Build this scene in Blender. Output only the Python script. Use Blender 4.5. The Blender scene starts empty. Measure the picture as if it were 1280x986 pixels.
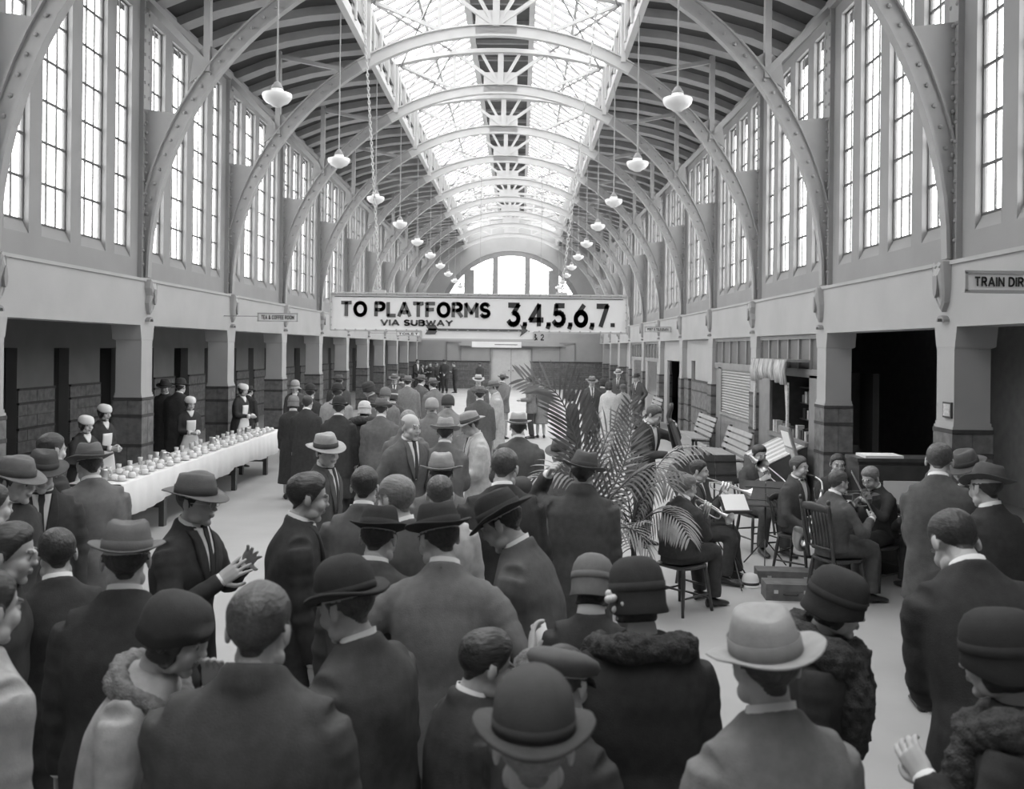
import bpy, math, random
import numpy as np
from mathutils import Matrix, Vector
random.seed(7)
rng = np.random.default_rng(7)
SC = bpy.context.scene
COL = SC.collection
PI = math.pi
R_ = math.radians

# ------------------------------------------------------------------ camera, sky, exposure
F, HC, ROLL, VX, VY = 1150.0, 2.45, 0.0115, 650.0, 435.0
cam_d = bpy.data.cameras.new('camera')
cam_d.sensor_fit = 'HORIZONTAL'; cam_d.sensor_width = 36.0
cam_d.lens = F / 1280.0 * 36.0
cam_d.shift_x = (640.0 - VX) / 1280.0
cam_d.shift_y = (VY - 493.0) / 1280.0
cam_d.clip_start = 0.05; cam_d.clip_end = 300
cam_d.dof.use_dof = True; cam_d.dof.focus_distance = 11.0; cam_d.dof.aperture_fstop = 4.0
cam = bpy.data.objects.new('camera', cam_d); COL.objects.link(cam)
cam.matrix_world = Matrix.Translation((0, 0, HC)) @ Matrix.Rotation(PI/2, 4, 'X') @ Matrix.Rotation(ROLL, 4, 'Z')
SC.camera = cam
w = bpy.data.worlds.new('sky'); SC.world = w; w.use_nodes = True
bg = w.node_tree.nodes['Background']
bg.inputs[0].default_value = (1, 1, 1, 1); bg.inputs[1].default_value = 9.0
SC.view_settings.view_transform = 'Standard'; SC.view_settings.look = 'None'
SC.view_settings.gamma = 1; SC.view_settings.use_curve_mapping = False
SC.view_settings.exposure = 0.0
SC.cycles.use_denoising = True
SC.cycles.max_bounces = 8; SC.cycles.diffuse_bounces = 5; SC.cycles.transparent_max_bounces = 12
SC.cycles.sample_clamp_indirect = 8

# hall dimensions
XL, XR, XC, AR, AZ = -5.9, 4.77, -0.565, 5.335, 3.5
BAY, Y0 = 4.24, 10.31            # column centre of index k at Y0 + BAY*k
YEND, YBACK = 55.0, -3.0
SKY0 = -2.8                        # the roof light starts here
def portal(name, loc, rot, sx, sy):
    l = bpy.data.lights.new(name, 'AREA'); l.shape = 'RECTANGLE'; l.size = sx; l.size_y = sy
    l.cycles.is_portal = True
    o = bpy.data.objects.new(name, l); COL.objects.link(o); o.location = loc; o.rotation_euler = rot
# sky portals: area lights standing in the roof light and the two window rows
ymid = (SKY0 + YEND)/2; ylen = YEND - SKY0
for s in (-1, 1):
    portal('roof_light_portal', (XC + s*1.75, ymid, 10.14), (0, s*math.atan2(1.0, 1.8), 0), 2.3, ylen)
portal('window_portal', (XL-0.42, (6.1+YEND)/2, 5.8), (0, -PI/2, 0), 3.9, YEND-6.1)
portal('window_portal', (XR+0.42, (6.1+YEND)/2, 5.8), (0, PI/2, 0), 3.9, YEND-6.1)

def P(u, v, Y):
    """photo pixel + distance down the hall -> world point"""
    du, dv = u-VX, v-VY
    dx = du + ROLL*dv; dy = dv - ROLL*du
    return np.array([dx*Y/F, Y, HC - dy*Y/F])

# ------------------------------------------------------------------ mesh helpers
def make_mesh(name, V, FS, mats=(), midx=None, smooth=False):
    """FS: list of int arrays (n,3)/(n,4), or list of tuples"""
    me = bpy.data.meshes.new(name)
    V = np.asarray(V, dtype=np.float32)
    if len(FS) and not isinstance(FS[0], np.ndarray):
        me.from_pydata(V.tolist(), [], [tuple(f) for f in FS])
    else:
        FS = [f for f in FS if len(f)]
        lv = np.concatenate([f.ravel() for f in FS]).astype(np.int32)
        tot = np.concatenate([np.full(len(f), f.shape[1]) for f in FS])
        st = np.concatenate([[0], np.cumsum(tot)[:-1]]).astype(np.int32)
        me.vertices.add(len(V)); me.vertices.foreach_set('co', V.ravel())
        me.loops.add(len(lv)); me.loops.foreach_set('vertex_index', lv)
        me.polygons.add(len(st)); me.polygons.foreach_set('loop_start', st)
        me.update(calc_edges=True)
    for m in mats: me.materials.append(m)
    if midx is not None: me.polygons.foreach_set('material_index', np.asarray(midx, dtype=np.int32))
    me.polygons.foreach_set('use_smooth', np.full(len(me.polygons), bool(smooth)))
    me.validate(); me.update()
    return me

def link(name, me, parent=None, loc=None):
    o = bpy.data.objects.new(name, me); COL.objects.link(o)
    if parent is not None: o.parent = parent
    if loc is not None: o.location = loc
    return o

def empty(name, loc=(0, 0, 0), rz=0.0):
    o = bpy.data.objects.new(name, None); COL.objects.link(o)
    o.location = loc; o.rotation_euler = (0, 0, rz); o.empty_display_size = 0.1
    return o

def tag(o, label, cat, group=None):
    o['label'] = label; o['category'] = cat
    if group: o['group'] = group
    return o

def nrm(v):
    v = np.asarray(v, float); return v/(np.linalg.norm(v)+1e-12)

class MB:
    """collects shapes into one mesh"""
    def __init__(s): s.V = []; s.F = []; s.n = 0
    def add(s, V, Fc):
        V = np.asarray(V, float)
        s.V.append(V); s.F += [tuple(i+s.n for i in f) for f in Fc]; s.n += len(V); return s
    def box(s, x0, x1, y0, y1, z0, z1):
        V = [(x, y, z) for z in (z0, z1) for y in (y0, y1) for x in (x0, x1)]
        return s.add(V, [(0,2,3,1),(4,5,7,6),(0,1,5,4),(2,6,7,3),(0,4,6,2),(1,3,7,5)])
    def cbox(s, c, d, ax=None):
        """box of size d centred at c with optional axes (3x3 rows)"""
        d = np.asarray(d, float)/2
        V = np.array([(x, y, z) for z in (-1, 1) for y in (-1, 1) for x in (-1, 1)])*d
        if ax is not None: V = V @ np.asarray(ax)
        return s.add(V+np.asarray(c), [(0,2,3,1),(4,5,7,6),(0,1,5,4),(2,6,7,3),(0,4,6,2),(1,3,7,5)])
    def bar(s, a, b, wdt, hgt, up=(0, 0, 1)):
        a = np.asarray(a, float); b = np.asarray(b, float)
        d = nrm(b-a); x = np.cross(d, up)
        if np.linalg.norm(x) < 1e-4: x = np.cross(d, (0, 1, 0))
        x = nrm(x); u = np.cross(x, d)
        return s.cbox((a+b)/2, (wdt, np.linalg.norm(b-a), hgt), np.array([x, d, u]))
    def prism(s, poly, ax, t0, t1):
        """polygon (2D) extruded along axis ax: 'x','y','z'"""
        n = len(poly)
        def p3(p, t): return {'x': (t, p[0], p[1]), 'y': (p[0], t, p[1]), 'z': (p[0], p[1], t)}[ax]
        V = [p3(p, t0) for p in poly]+[p3(p, t1) for p in poly]
        Fc = [tuple(range(n)), tuple(range(2*n-1, n-1, -1))]+[(i, (i+1) % n, n+(i+1) % n, n+i) for i in range(n)]
        return s.add(V, Fc)
    def rings(s, rings, cap=True, closed=False):
        m = len(rings[0]); V = [p for r in rings for p in r]; Fc = []
        k = len(rings)
        for i in range(k if closed else k-1):
            a = i*m; b = ((i+1) % k)*m
            Fc += [(a+j, a+(j+1) % m, b+(j+1) % m, b+j) for j in range(m)]
        if cap and not closed:
            V += [np.mean(rings[0], axis=0), np.mean(rings[-1], axis=0)]
            c0, c1 = k*m, k*m+1
            Fc += [((j+1) % m, j, c0) for j in range(m)]+[((k-1)*m+j, (k-1)*m+(j+1) % m, c1) for j in range(m)]
        return s.add(V, Fc)
    def tube(s, pts, rad, n=8, cap=True, res=0, closed=False, flat=None):
        pts = np.asarray(pts, float); rad = np.ones(len(pts))*np.asarray(rad, float)
        if res: pts, rad = spline(pts, rad, res)
        k = len(pts); T = np.zeros_like(pts)
        if closed:
            T = np.roll(pts, -1, 0)-np.roll(pts, 1, 0)
        else:
            T[1:-1] = pts[2:]-pts[:-2]; T[0] = pts[1]-pts[0]; T[-1] = pts[-1]-pts[-2]
        T /= np.linalg.norm(T, axis=1)[:, None]+1e-12
        ref = np.array((0, 0, 1.0)) if abs(T[0][2]) < .9 else np.array((0, 1.0, 0))
        x = nrm(np.cross(T[0], ref)); rr = []
        an = np.arange(n)*2*PI/n
        for i in range(k):
            x = nrm(x-np.dot(x, T[i])*T[i]); y = np.cross(T[i], x)
            fx, fy = (1, 1) if flat is None else flat
            rr.append(pts[i]+rad[i]*(np.outer(np.cos(an)*fx, x)+np.outer(np.sin(an)*fy, y)))
        return s.rings(rr, cap, closed)
    def ell(s, c, r, nu=14, nv=10, M=None):
        u = np.arange(nu)*2*PI/nu; rr = []
        for j in range(1, nv):
            ph = -PI/2+PI*j/nv
            p = np.stack([np.cos(u)*math.cos(ph)*r[0], np.sin(u)*math.cos(ph)*r[1], np.full(nu, math.sin(ph)*r[2])], 1)
            if M is not None: p = p @ np.asarray(M)
            rr.append(p+np.asarray(c))
        e0 = np.array((0, 0, -r[2])); e1 = -e0
        if M is not None: e0 = e0 @ np.asarray(M); e1 = e1 @ np.asarray(M)
        m = nu; k = len(rr); V = [p for r_ in rr for p in r_]+[e0+np.asarray(c), e1+np.asarray(c)]
        Fc = [(i*m+j, i*m+(j+1) % m, (i+1)*m+(j+1) % m, (i+1)*m+j) for i in range(k-1) for j in range(m)]
        Fc += [((j+1) % m, j, k*m) for j in range(m)]+[((k-1)*m+j, (k-1)*m+(j+1) % m, k*m+1) for j in range(m)]
        return s.add(V, Fc)
    def lathe(s, prof, c=(0, 0, 0), n=16, sx=1, sy=1, M=None, cap=True):
        an = np.arange(n)*2*PI/n; rr = []
        for r, z in prof:
            p = np.stack([np.cos(an)*r*sx, np.sin(an)*r*sy, np.full(n, z)], 1)
            if M is not None: p = p @ np.asarray(M)
            rr.append(p+np.asarray(c))
        return s.rings(rr, cap)
    def arrays(s): return (np.concatenate(s.V) if s.V else np.zeros((0, 3))), s.F
    def xf(s, fn):
        s.V = [fn(v) for v in s.V]; return s
    def mesh(s, name, m, smooth=False):
        V, Fc = s.arrays(); return make_mesh(name, V, Fc, [m] if m else [], None, smooth)
    def build(s, name, m, parent=None, smooth=False, loc=None):
        return link(name, s.mesh(name, m, smooth), parent, loc)

def spline(pts, rad, res):
    n = len(pts); P_ = []; Rr = []
    for i in range(n-1):
        p0, p1, p2, p3 = pts[max(i-1, 0)], pts[i], pts[i+1], pts[min(i+2, n-1)]
        for q in range(res):
            t = q/res
            P_.append(.5*((2*p1)+(-p0+p2)*t+(2*p0-5*p1+4*p2-p3)*t*t+(-p0+3*p1-3*p2+p3)*t**3))
            Rr.append(rad[i]*(1-t)+rad[i+1]*t)
    P_.append(pts[-1]); Rr.append(rad[-1])
    return np.array(P_), np.array(Rr)

# ------------------------------------------------------------------ materials
def mat(name, v, rough=.75, var=.10, scale=6.0, bump=0.0, bscale=60.0, metal=0.0, spec=.3, v2=None, stretch=None):
    m = bpy.data.materials.new(name); m.use_nodes = True
    nt = m.node_tree; b = nt.nodes['Principled BSDF']
    b.inputs['Roughness'].default_value = rough; b.inputs['Metallic'].default_value = metal
    b.inputs['Specular IOR Level'].default_value = spec
    tc = nt.nodes.new('ShaderNodeTexCoord')
    src = tc.outputs['Object']
    if stretch:
        mp = nt.nodes.new('ShaderNodeMapping'); mp.inputs['Scale'].default_value = stretch
        nt.links.new(src, mp.inputs[0]); src = mp.outputs[0]
    if var > 0 or v2 is not None:
        n = nt.nodes.new('ShaderNodeTexNoise'); n.inputs['Scale'].default_value = scale; n.inputs['Detail'].default_value = 4
        nt.links.new(src, n.inputs['Vector'])
        r = nt.nodes.new('ShaderNodeValToRGB')
        a, c = (v*(1-var), v*(1+var)) if v2 is None else (v, v2)
        r.color_ramp.elements[0].position = .3; r.color_ramp.elements[1].position = .7
        r.color_ramp.elements[0].color = (a, a, a, 1); r.color_ramp.elements[1].color = (c, c, c, 1)
        nt.links.new(n.outputs['Fac'], r.inputs[0]); nt.links.new(r.outputs[0], b.inputs['Base Color'])
    else:
        b.inputs['Base Color'].default_value = (v, v, v, 1)
    if bump > 0:
        n2 = nt.nodes.new('ShaderNodeTexNoise'); n2.inputs['Scale'].default_value = bscale; n2.inputs['Detail'].default_value = 3
        nt.links.new(src, n2.inputs['Vector'])
        bp = nt.nodes.new('ShaderNodeBump'); bp.inputs['Strength'].default_value = bump; bp.inputs['Distance'].default_value = .01
        nt.links.new(n2.outputs['Fac'], bp.inputs['Height']); nt.links.new(bp.outputs[0], b.inputs['Normal'])
    return m

def glass_mat():
    m = bpy.data.materials.new('window_glass'); m.use_nodes = True
    nt = m.node_tree; nt.nodes.clear()
    o = nt.nodes.new('ShaderNodeOutputMaterial'); t = nt.nodes.new('ShaderNodeBsdfTransparent')
    t.inputs[0].default_value = (.93, .93, .93, 1)
    g = nt.nodes.new('ShaderNodeBsdfGlossy'); g.inputs['Roughness'].default_value = .05
    x = nt.nodes.new('ShaderNodeMixShader'); x.inputs[0].default_value = .06
    nt.links.new(t.outputs[0], x.inputs[1]); nt.links.new(g.outputs[0], x.inputs[2]); nt.links.new(x.outputs[0], o.inputs[0])
    return m

M = {}
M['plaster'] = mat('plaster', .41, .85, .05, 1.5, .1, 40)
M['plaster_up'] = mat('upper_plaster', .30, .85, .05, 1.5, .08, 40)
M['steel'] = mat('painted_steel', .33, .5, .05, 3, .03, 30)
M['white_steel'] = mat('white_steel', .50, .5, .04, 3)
M['bar'] = mat('glazing_bar_paint', .22, .5, .05)
M['ridge'] = mat('ridge_boards', .10, .8, .1)
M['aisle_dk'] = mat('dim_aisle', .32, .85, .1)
M['sash'] = mat('dark_sash', .10, .5, .05)
M['glass'] = glass_mat()
M['floor'] = mat('concrete_floor', .43, .55, .07, 1.2, .05, 25, spec=.35)
M['stone'] = mat('dado_stone', .17, .8, .28, 9, .3, 30)
M['stone_dk'] = mat('dark_stone', .07, .7, .2, 9, .2, 30)
M['ceil_dk'] = mat('dark_lining', .05, .8, .1, 4)
M['rafter'] = mat('rafter_paint', .30, .7, .06, 4)
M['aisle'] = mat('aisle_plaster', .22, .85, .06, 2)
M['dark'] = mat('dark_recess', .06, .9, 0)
M['door_lt'] = mat('pale_door', .62, .5, .04)
M['wood_mid'] = mat('painted_timber', .27, .6, .08, 5, .05, 30)
M['wood_dk'] = mat('dark_wood', .065, .4, .2, 8, .05, 40, spec=.5)
M['wood_lt'] = mat('pale_wood', .38, .5, .12, 6, .05, 40)
M['sign_w'] = mat('sign_white', .80, .5, .03, 2)
M['ink'] = mat('sign_ink', .045, .5, 0)
M['ink2'] = mat('sign_ink_grey', .12, .5, 0)
M['cloth_w'] = mat('white_cloth', .78, .9, .03, 5, .1, 90)
M['china'] = mat('white_china', .80, .2, 0, spec=.5)
M['brass'] = mat('silvered_brass', .70, .34, .05, metal=1)
M['opal'] = mat('opal_glass', .82, .25, .02, spec=.5)
M['paper'] = mat('white_paper', .80, .8, .02)
M['paper_g'] = mat('newsprint', .5, .8, .25, 30)
M['leaf'] = mat('palm_leaf', .12, .5, .3, 6, spec=.5)
M['leaf2'] = mat('palm_leaf_pale', .24, .5, .25, 6, spec=.5)
M['stem'] = mat('palm_stem', .13, .6, .2, 10)
M['brow'] = mat('brow', .09, .6, 0)
M['skin'] = mat('skin', .50, .55, .04, 12)
M['lip'] = mat('lips', .30, .5, 0)
M['hairdk'] = mat('dark_hair', .045, .45, .25, 60, .5, 90, spec=.5, stretch=(1, .15, 1))
M['hairmd'] = mat('brown_hair', .085, .45, .3, 60, .5, 90, spec=.5, stretch=(1, .15, 1))
M['hairlt'] = mat('fair_hair', .22, .5, .25, 60, .5, 90, spec=.4, stretch=(1, .15, 1))
M['linen'] = mat('white_linen', .80, .8, .02)
M['leather'] = mat('black_leather', .04, .3, .1, spec=.5)
M['fur'] = mat('grey_fur', .16, .95, .4, 40, .9, 150, v2=.30)
M['fur_dk'] = mat('dark_fur', .05, .95, .4, 40, .9, 150, v2=.09)
def cloth(v):
    k = 'cloth_%03d' % round(v*1000)
    if k not in M: M[k] = mat('wool_'+k[-3:], v*1.1+.036, .95, .12, 25, .25, 220, spec=.15)
    return M[k]
def felt(v):
    k = 'felt_%03d' % round(v*1000)
    if k not in M: M[k] = mat('felt_'+k[-3:], v*1.06+.032, .9, .08, 30, .15, 200, spec=.2)
    return M[k]
# ================================================================== the hall
def xs(side, d): return XL-d if side < 0 else XR+d
def sbox(mb, side, d0, d1, y0, y1, z0, z1):
    a, b = xs(side, d0), xs(side, d1)
    return mb.box(min(a, b), max(a, b), y0, y1, z0, z1)
def struct(o, label=None):
    o['kind'] = 'structure'
    if label: o['label'] = label
    return o
def _arc(cx, cy, rx, ry, a0, a1, n=12): return [(cx+rx*math.cos(t), cy+ry*math.sin(t)) for t in np.linspace(R_(a0), R_(a1), n)]
GL = {  # block letters on a unit-high grid: width, strokes
 'A': (.86, [[(0, 0), (.43, 1), (.86, 0)], [(.17, .3), (.69, .3)]]), 'B': (.68, [[(0, 0), (0, 1)], [(0, 1), (.35, 1)]+_arc(.38, .76, .26, .24, 90, -90)+[(0, .52)], [(.35, .52)]+_arc(.40, .26, .28, .26, 90, -90)+[(0, 0)]]),
 'C': (.74, [_arc(.42, .5, .42, .5, 48, 312)]), 'D': (.74, [[(0, 0), (0, 1), (.28, 1)]+_arc(.28, .5, .46, .5, 90, -90)+[(0, 0)]]), 'E': (.58, [[(.58, 1), (0, 1), (0, 0), (.58, 0)], [(0, .52), (.5, .52)]]),
 'F': (.58, [[(.58, 1), (0, 1), (0, 0)], [(0, .52), (.5, .52)]]), 'G': (.8, [_arc(.42, .5, .42, .5, 48, 345), [(.48, .45), (.82, .45), (.82, .2)]]), 'H': (.72, [[(0, 0), (0, 1)], [(.72, 0), (.72, 1)], [(0, .5), (.72, .5)]]),
 'I': (.0, [[(0, 0), (0, 1)]]), 'L': (.54, [[(0, 1), (0, 0), (.54, 0)]]), 'M': (.9, [[(0, 0), (0, 1), (.45, .25), (.9, 1), (.9, 0)]]), 'N': (.74, [[(0, 0), (0, 1), (.74, 0), (.74, 1)]]),
 'O': (.86, [_arc(.43, .5, .43, .5, 0, 360, 24)]), 'P': (.64, [[(0, 0), (0, 1)], [(0, 1), (.34, 1)]+_arc(.36, .73, .28, .27, 90, -90)+[(0, .46)]]), 'R': (.68, [[(0, 0), (0, 1)], [(0, 1), (.34, 1)]+_arc(.36, .74, .28, .26, 90, -90)+[(0, .48)], [(.34, .48), (.68, 0)]]),
 'S': (.62, [_arc(.31, .75, .29, .25, 25, 270)+_arc(.31, .25, .31, .25, 90, -155)]), 'T': (.7, [[(0, 1), (.7, 1)], [(.35, 1), (.35, 0)]]), 'U': (.72, [[(0, 1), (0, .36)]+_arc(.36, .36, .36, .36, 180, 360)+[(.72, 1)]]),
 'V': (.82, [[(0, 1), (.41, 0), (.82, 1)]]), 'W': (1.15, [[(0, 1), (.29, 0), (.575, .85), (.86, 0), (1.15, 1)]]), 'Y': (.8, [[(0, 1), (.4, .5), (.8, 1)], [(.4, .5), (.4, 0)]]),
 '&': (.8, [[(.8, 0), (.16, .68)]+_arc(.32, .80, .2, .2, 190, -20)+[(.08, .36)]+_arc(.3, .25, .28, .25, 160, 330)+[(.72, .42)]]),
 '1': (.2, [[(0, .8), (.2, 1), (.2, 0)]]), '2': (.6, [_arc(.3, .72, .28, .28, 165, -30)+[(0, 0), (.62, 0)]]),
 '3': (.62, [[(.02, 1), (.6, 1), (.30, .60)], _arc(.28, .30, .33, .30, 85, -150)]), '4': (.78, [[(.56, 0), (.56, 1), (0, .25), (.78, .25)]]), '5': (.64, [[(.6, 1), (.14, 1), (.08, .55)], _arc(.29, .32, .34, .32, 125, -150)]),
 '6': (.66, [[(.5, 1), (.1, .52)], _arc(.34, .33, .33, .33, 0, 360, 22)]), '7': (.62, [[(0, 1), (.62, 1), (.22, 0)]]), ',': (.06, [[(.06, .06), (.06, 0), (0, -.14)]]), '.': (.0, [[(0, 0), (0, .05)]])}
def fit_text(body, wid, hgt, m, sw=.2, extrude=.005):
    """bold block lettering wid x hgt metres, lower left corner at the origin, in the XY plane"""
    x = 0; st = []
    for ch in body:
        if ch == ' ': x += .5; continue
        w_, ss = GL[ch]
        for q in ss: st.append([(p[0]+x, p[1]) for p in q])
        x += w_+(.36 if ch not in ',.' else .34)
    tot = x-.36+sw; mb = MB(); kx, ky = wid/tot, hgt/(1+sw)
    for q in st:
        q = [((p[0]+sw/2)*kx, (p[1]+sw/2)*ky) for p in q]; h = sw/2*min(kx, ky)
        for a, b in zip(q, q[1:]):
            d = nrm((b[0]-a[0], b[1]-a[1], 0)); n = np.array((-d[1]*sw/2*kx, d[0]*sw/2*ky)); e = d[:2]*np.array((sw/2*kx, sw/2*ky))*.55
            c = [np.array(a)-e-n, np.array(b)+e-n, np.array(b)+e+n, np.array(a)-e+n]
            mb.prism([tuple(p) for p in c], 'z', 0, extrude)
    return mb.mesh('lettering', m)

floor = struct(MB().box(-11, 9, YBACK-.5, YEND+.5, -.2, 0).build('floor', M['floor']), 'pale smooth concrete floor of the concourse')

# ---- long walls
KS = list(range(-2, 11))
win_no = [0]; trim_no = [0]
ZS, ZT, ROWS = 3.94, 7.65, 7
def sash_mesh(wid, nl):
    mb = MB(); h = ZT-ZS; b = .022
    mb.box(-.012, .012, -wid/2, -wid/2+b, 0, h).box(-.012, .012, wid/2-b, wid/2, 0, h)
    mb.box(-.012, .012, -wid/2, wid/2, 0, b).box(-.012, .012, -wid/2, wid/2, h-b, h)
    for i in range(1, nl): y = -wid/2+wid*i/nl; mb.box(-.010, .010, y-.011, y+.011, 0, h)
    for j in range(1, ROWS): z = h*j/ROWS; mb.box(-.012, .012, -wid/2, wid/2, z-.016, z+.016)
    return mb.mesh('sash_frame', M['sash'])
SASH = {2: sash_mesh(.54, 2), 3: sash_mesh(.74, 3)}
def pane_mesh(w_, h_): return MB().box(-.003, .003, -w_/2+.012, w_/2-.012, .014, h_-.014).mesh('pane', M['glass'])
PANE = {2: pane_mesh(.27, (ZT-ZS)/ROWS), 3: pane_mesh(.74/3, (ZT-ZS)/ROWS)}
FULL = {2: pane_mesh(.54, ZT-ZS), 3: pane_mesh(.74, ZT-ZS)}
WINS = [(-1.46, .54, 2), (-.52, .74, 3), (.52, .74, 3), (1.46, .54, 2)]
for side, nm in ((-1, 'left'), (1, 'right')):
    fz = MB(); sbox(fz, side, 0, .42, YBACK, YEND, 2.74, 3.45); sbox(fz, side, -.025, .42, YBACK, YEND, 3.43, 3.475)
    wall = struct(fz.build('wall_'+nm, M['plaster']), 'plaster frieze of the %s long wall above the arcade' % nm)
    for k in KS[:-1]+[10]:
        yc = Y0+BAY*k+BAY/2; y0, y1 = yc-BAY/2, min(yc+BAY/2, YEND)
        u = MB()
        if k < -1 or k == 10:  # unseen first bay made windowless on purpose, to keep the foreground darker
            sbox(u, side, .12, .25, y0 if k > -2 else YBACK, y1, 3.45, 8.1)
        else:
            sbox(u, side, .12, .25, y0, y1, 3.45, 3.78); sbox(u, side, .12, .25, y0, y1, ZT, 8.1)
            ed = [y0]+[e for p, wd, _ in WINS for e in (yc+p-wd/2, yc+p+wd/2)]+[y1]
            for i in range(0, len(ed), 2): sbox(u, side, .12, .25, ed[i], ed[i+1], 3.78, ZT)
            for p, wd, nl in WINS:
                a, b, c = xs(side, .12), xs(side, .20), xs(side, .25)
                u.prism([(a, 3.78), (b, ZS), (c, ZS), (c, 3.78)], 'y', yc+p-wd/2, yc+p+wd/2)
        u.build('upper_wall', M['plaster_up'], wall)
        if -1 <= k < 10:
            for p, wd, nl in WINS:
                win_no[0] += 1
                wo = struct(empty('window_%d' % win_no[0], (xs(side, .20), yc+p, ZS)), 'tall multi-pane window high in the %s wall' % nm)
                link('sash_frame', SASH[nl], wo)
                if k < 3:
                    for i in range(nl):
                        for j in range(ROWS):
                            link('pane', PANE[nl], wo, (0, -wd/2+wd*(i+.5)/nl, (ZT-ZS)*j/ROWS))
                else:
                    link('pane', FULL[nl], wo)

# ---- columns with stone dado
def column_parts(side):
    s = side
    sh = MB(); sbox(sh, s, .0, .40, -.21, .21, 1.68, 2.5)
    cp = MB(); a0, a1, b0, b1 = xs(s, 0), xs(s, .40), xs(s, -.004), xs(s, .45)
    r = lambda x0, x1, y, z: np.array([(x0, -y, z), (x1, -y, z), (x1, y, z), (x0, y, z)])
    cp.rings([r(a0, a1, .215, 2.5), r(b0, b1, .225, 2.52), r(b0, b1, .27, 2.742)])
    ms = MB(); sbox(ms, s, -.02, .42, -.23, .23, 1.61, 1.64); sbox(ms, s, -.008, .41, -.22, .22, 1.64, 1.68)
    bnd = MB()
    for z in (1.585, 1.32, .86, .40): sbox(bnd, s, -.03, .43, -.24, .24, z-.02, z+.025)
    sbox(bnd, s, -.005, .405, -.215, .215, 0, 1.6)
    blocks = []
    for z0, z1, n in ((1.345, 1.565, 2), (.885, 1.30, 2), (.425, .84, 2), (0, .38, 2)):
        for i in range(2):
            for j in range(n):
                d0, d1 = (-.025, .197) if i == 0 else (.203, .425)
                ya = -.235+.47*j/n; yb = ya+.47/n
                q = MB(); sbox(q, s, d0, d1, ya+.004, yb-.004, z0+.003, z1-.003)
                blocks.append(q.mesh('stone_block', M['stone']))
    br = MB()   # small scroll bracket on the face above the capital
    an = np.linspace(0, PI, 9)
    prof = [(math.cos(t)*.09, 2.80+math.sin(t)*.07) for t in an]+[(-.06, 2.80), (-.05, 2.835), (.05, 2.835), (.06, 2.80)]
    br.prism(prof, 'x', xs(s, 0), xs(s, -.07))
    return (sh.mesh('shaft', M['plaster']), cp.mesh('capital', M['plaster']), ms.mesh('moulding', M['plaster']),
            bnd.mesh('stone_band', M['stone_dk']), blocks, br.mesh('bracket', M['wood_mid']))
def shield_mesh(side, kind):
    s = side; mb = MB()
    if kind == 0:
        pts = [(-.12, .56), (-.06, .53), (0, .56), (.06, .53), (.12, .56), (.11, .25), (.08, .10), (0, 0), (-.08, .10), (-.11, .25)]
    elif kind == 1:
        pts = [(math.cos(t)*.09*(1 if math.sin(t) < .2 else .8), .28+math.sin(t)*.28) for t in np.linspace(0, 2*PI, 17)[:-1]]
    else:
        pts = [(-.10, .55), (.10, .55), (.12, .42), (.07, .30), (.10, .18), (.05, .05), (0, 0), (-.05, .05), (-.10, .18), (-.07, .30), (-.12, .42)]
    dirx = -1 if s > 0 else 1
    rr = []
    for sc, d in ((1, 0), (1, .05), (.86, .075), (.80, .06), (.45, .085)):
        rr.append(np.array([(xs(s, 0)+dirx*(d+.05*(1-z/.56)**2*0+.045*(z/.56)), y*sc, 2.91+.28+(z-.28)*sc) if d > 0 else (xs(s, 0), y, 2.91+z) for y, z in pts]))
    mb.rings(rr)
    return mb.mesh('shield', M['plaster']), MB().prism([(y*.45, 3.19+(z-.28)*.45) for y, z in pts], 'x', xs(s, 0)+dirx*.10, xs(s, 0)+dirx*.135).mesh('shield_charge', M['wood_mid'])
for side, nm in ((-1, 'left'), (1, 'right')):
    sh, cp, ms, bnd, blocks, br = column_parts(side)
    shl = [shield_mesh(side, i) for i in range(3)]
    for k in KS:
        c = struct(empty('column', (0, Y0+BAY*k, 0)), 'plaster column with stone dado in the %s arcade' % nm)
        for m_ in (sh, cp, ms, bnd, br): link(m_.name.split('.')[0], m_, c)
        if k < 5:
            for b in blocks: link('stone_block', b, c)
        else:
            mb = MB(); 
            for b in blocks:
                V = np.array([v.co[:] for v in b.vertices]); mb.add(V, [tuple(p.vertices) for p in b.polygons])
            mb.build('stone_blocks', M['stone'], c)
        q = shl[(k+(1 if side < 0 else 0)) % 3]
        pl = struct(empty('trim_%d' % (trim_no[0]+1), (0, Y0+BAY*k, 0)), 'modelled heraldic shield on the %s frieze' % nm); trim_no[0] += 1
        link('shield', q[0], pl); link('shield_charge', q[1], pl)

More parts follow.
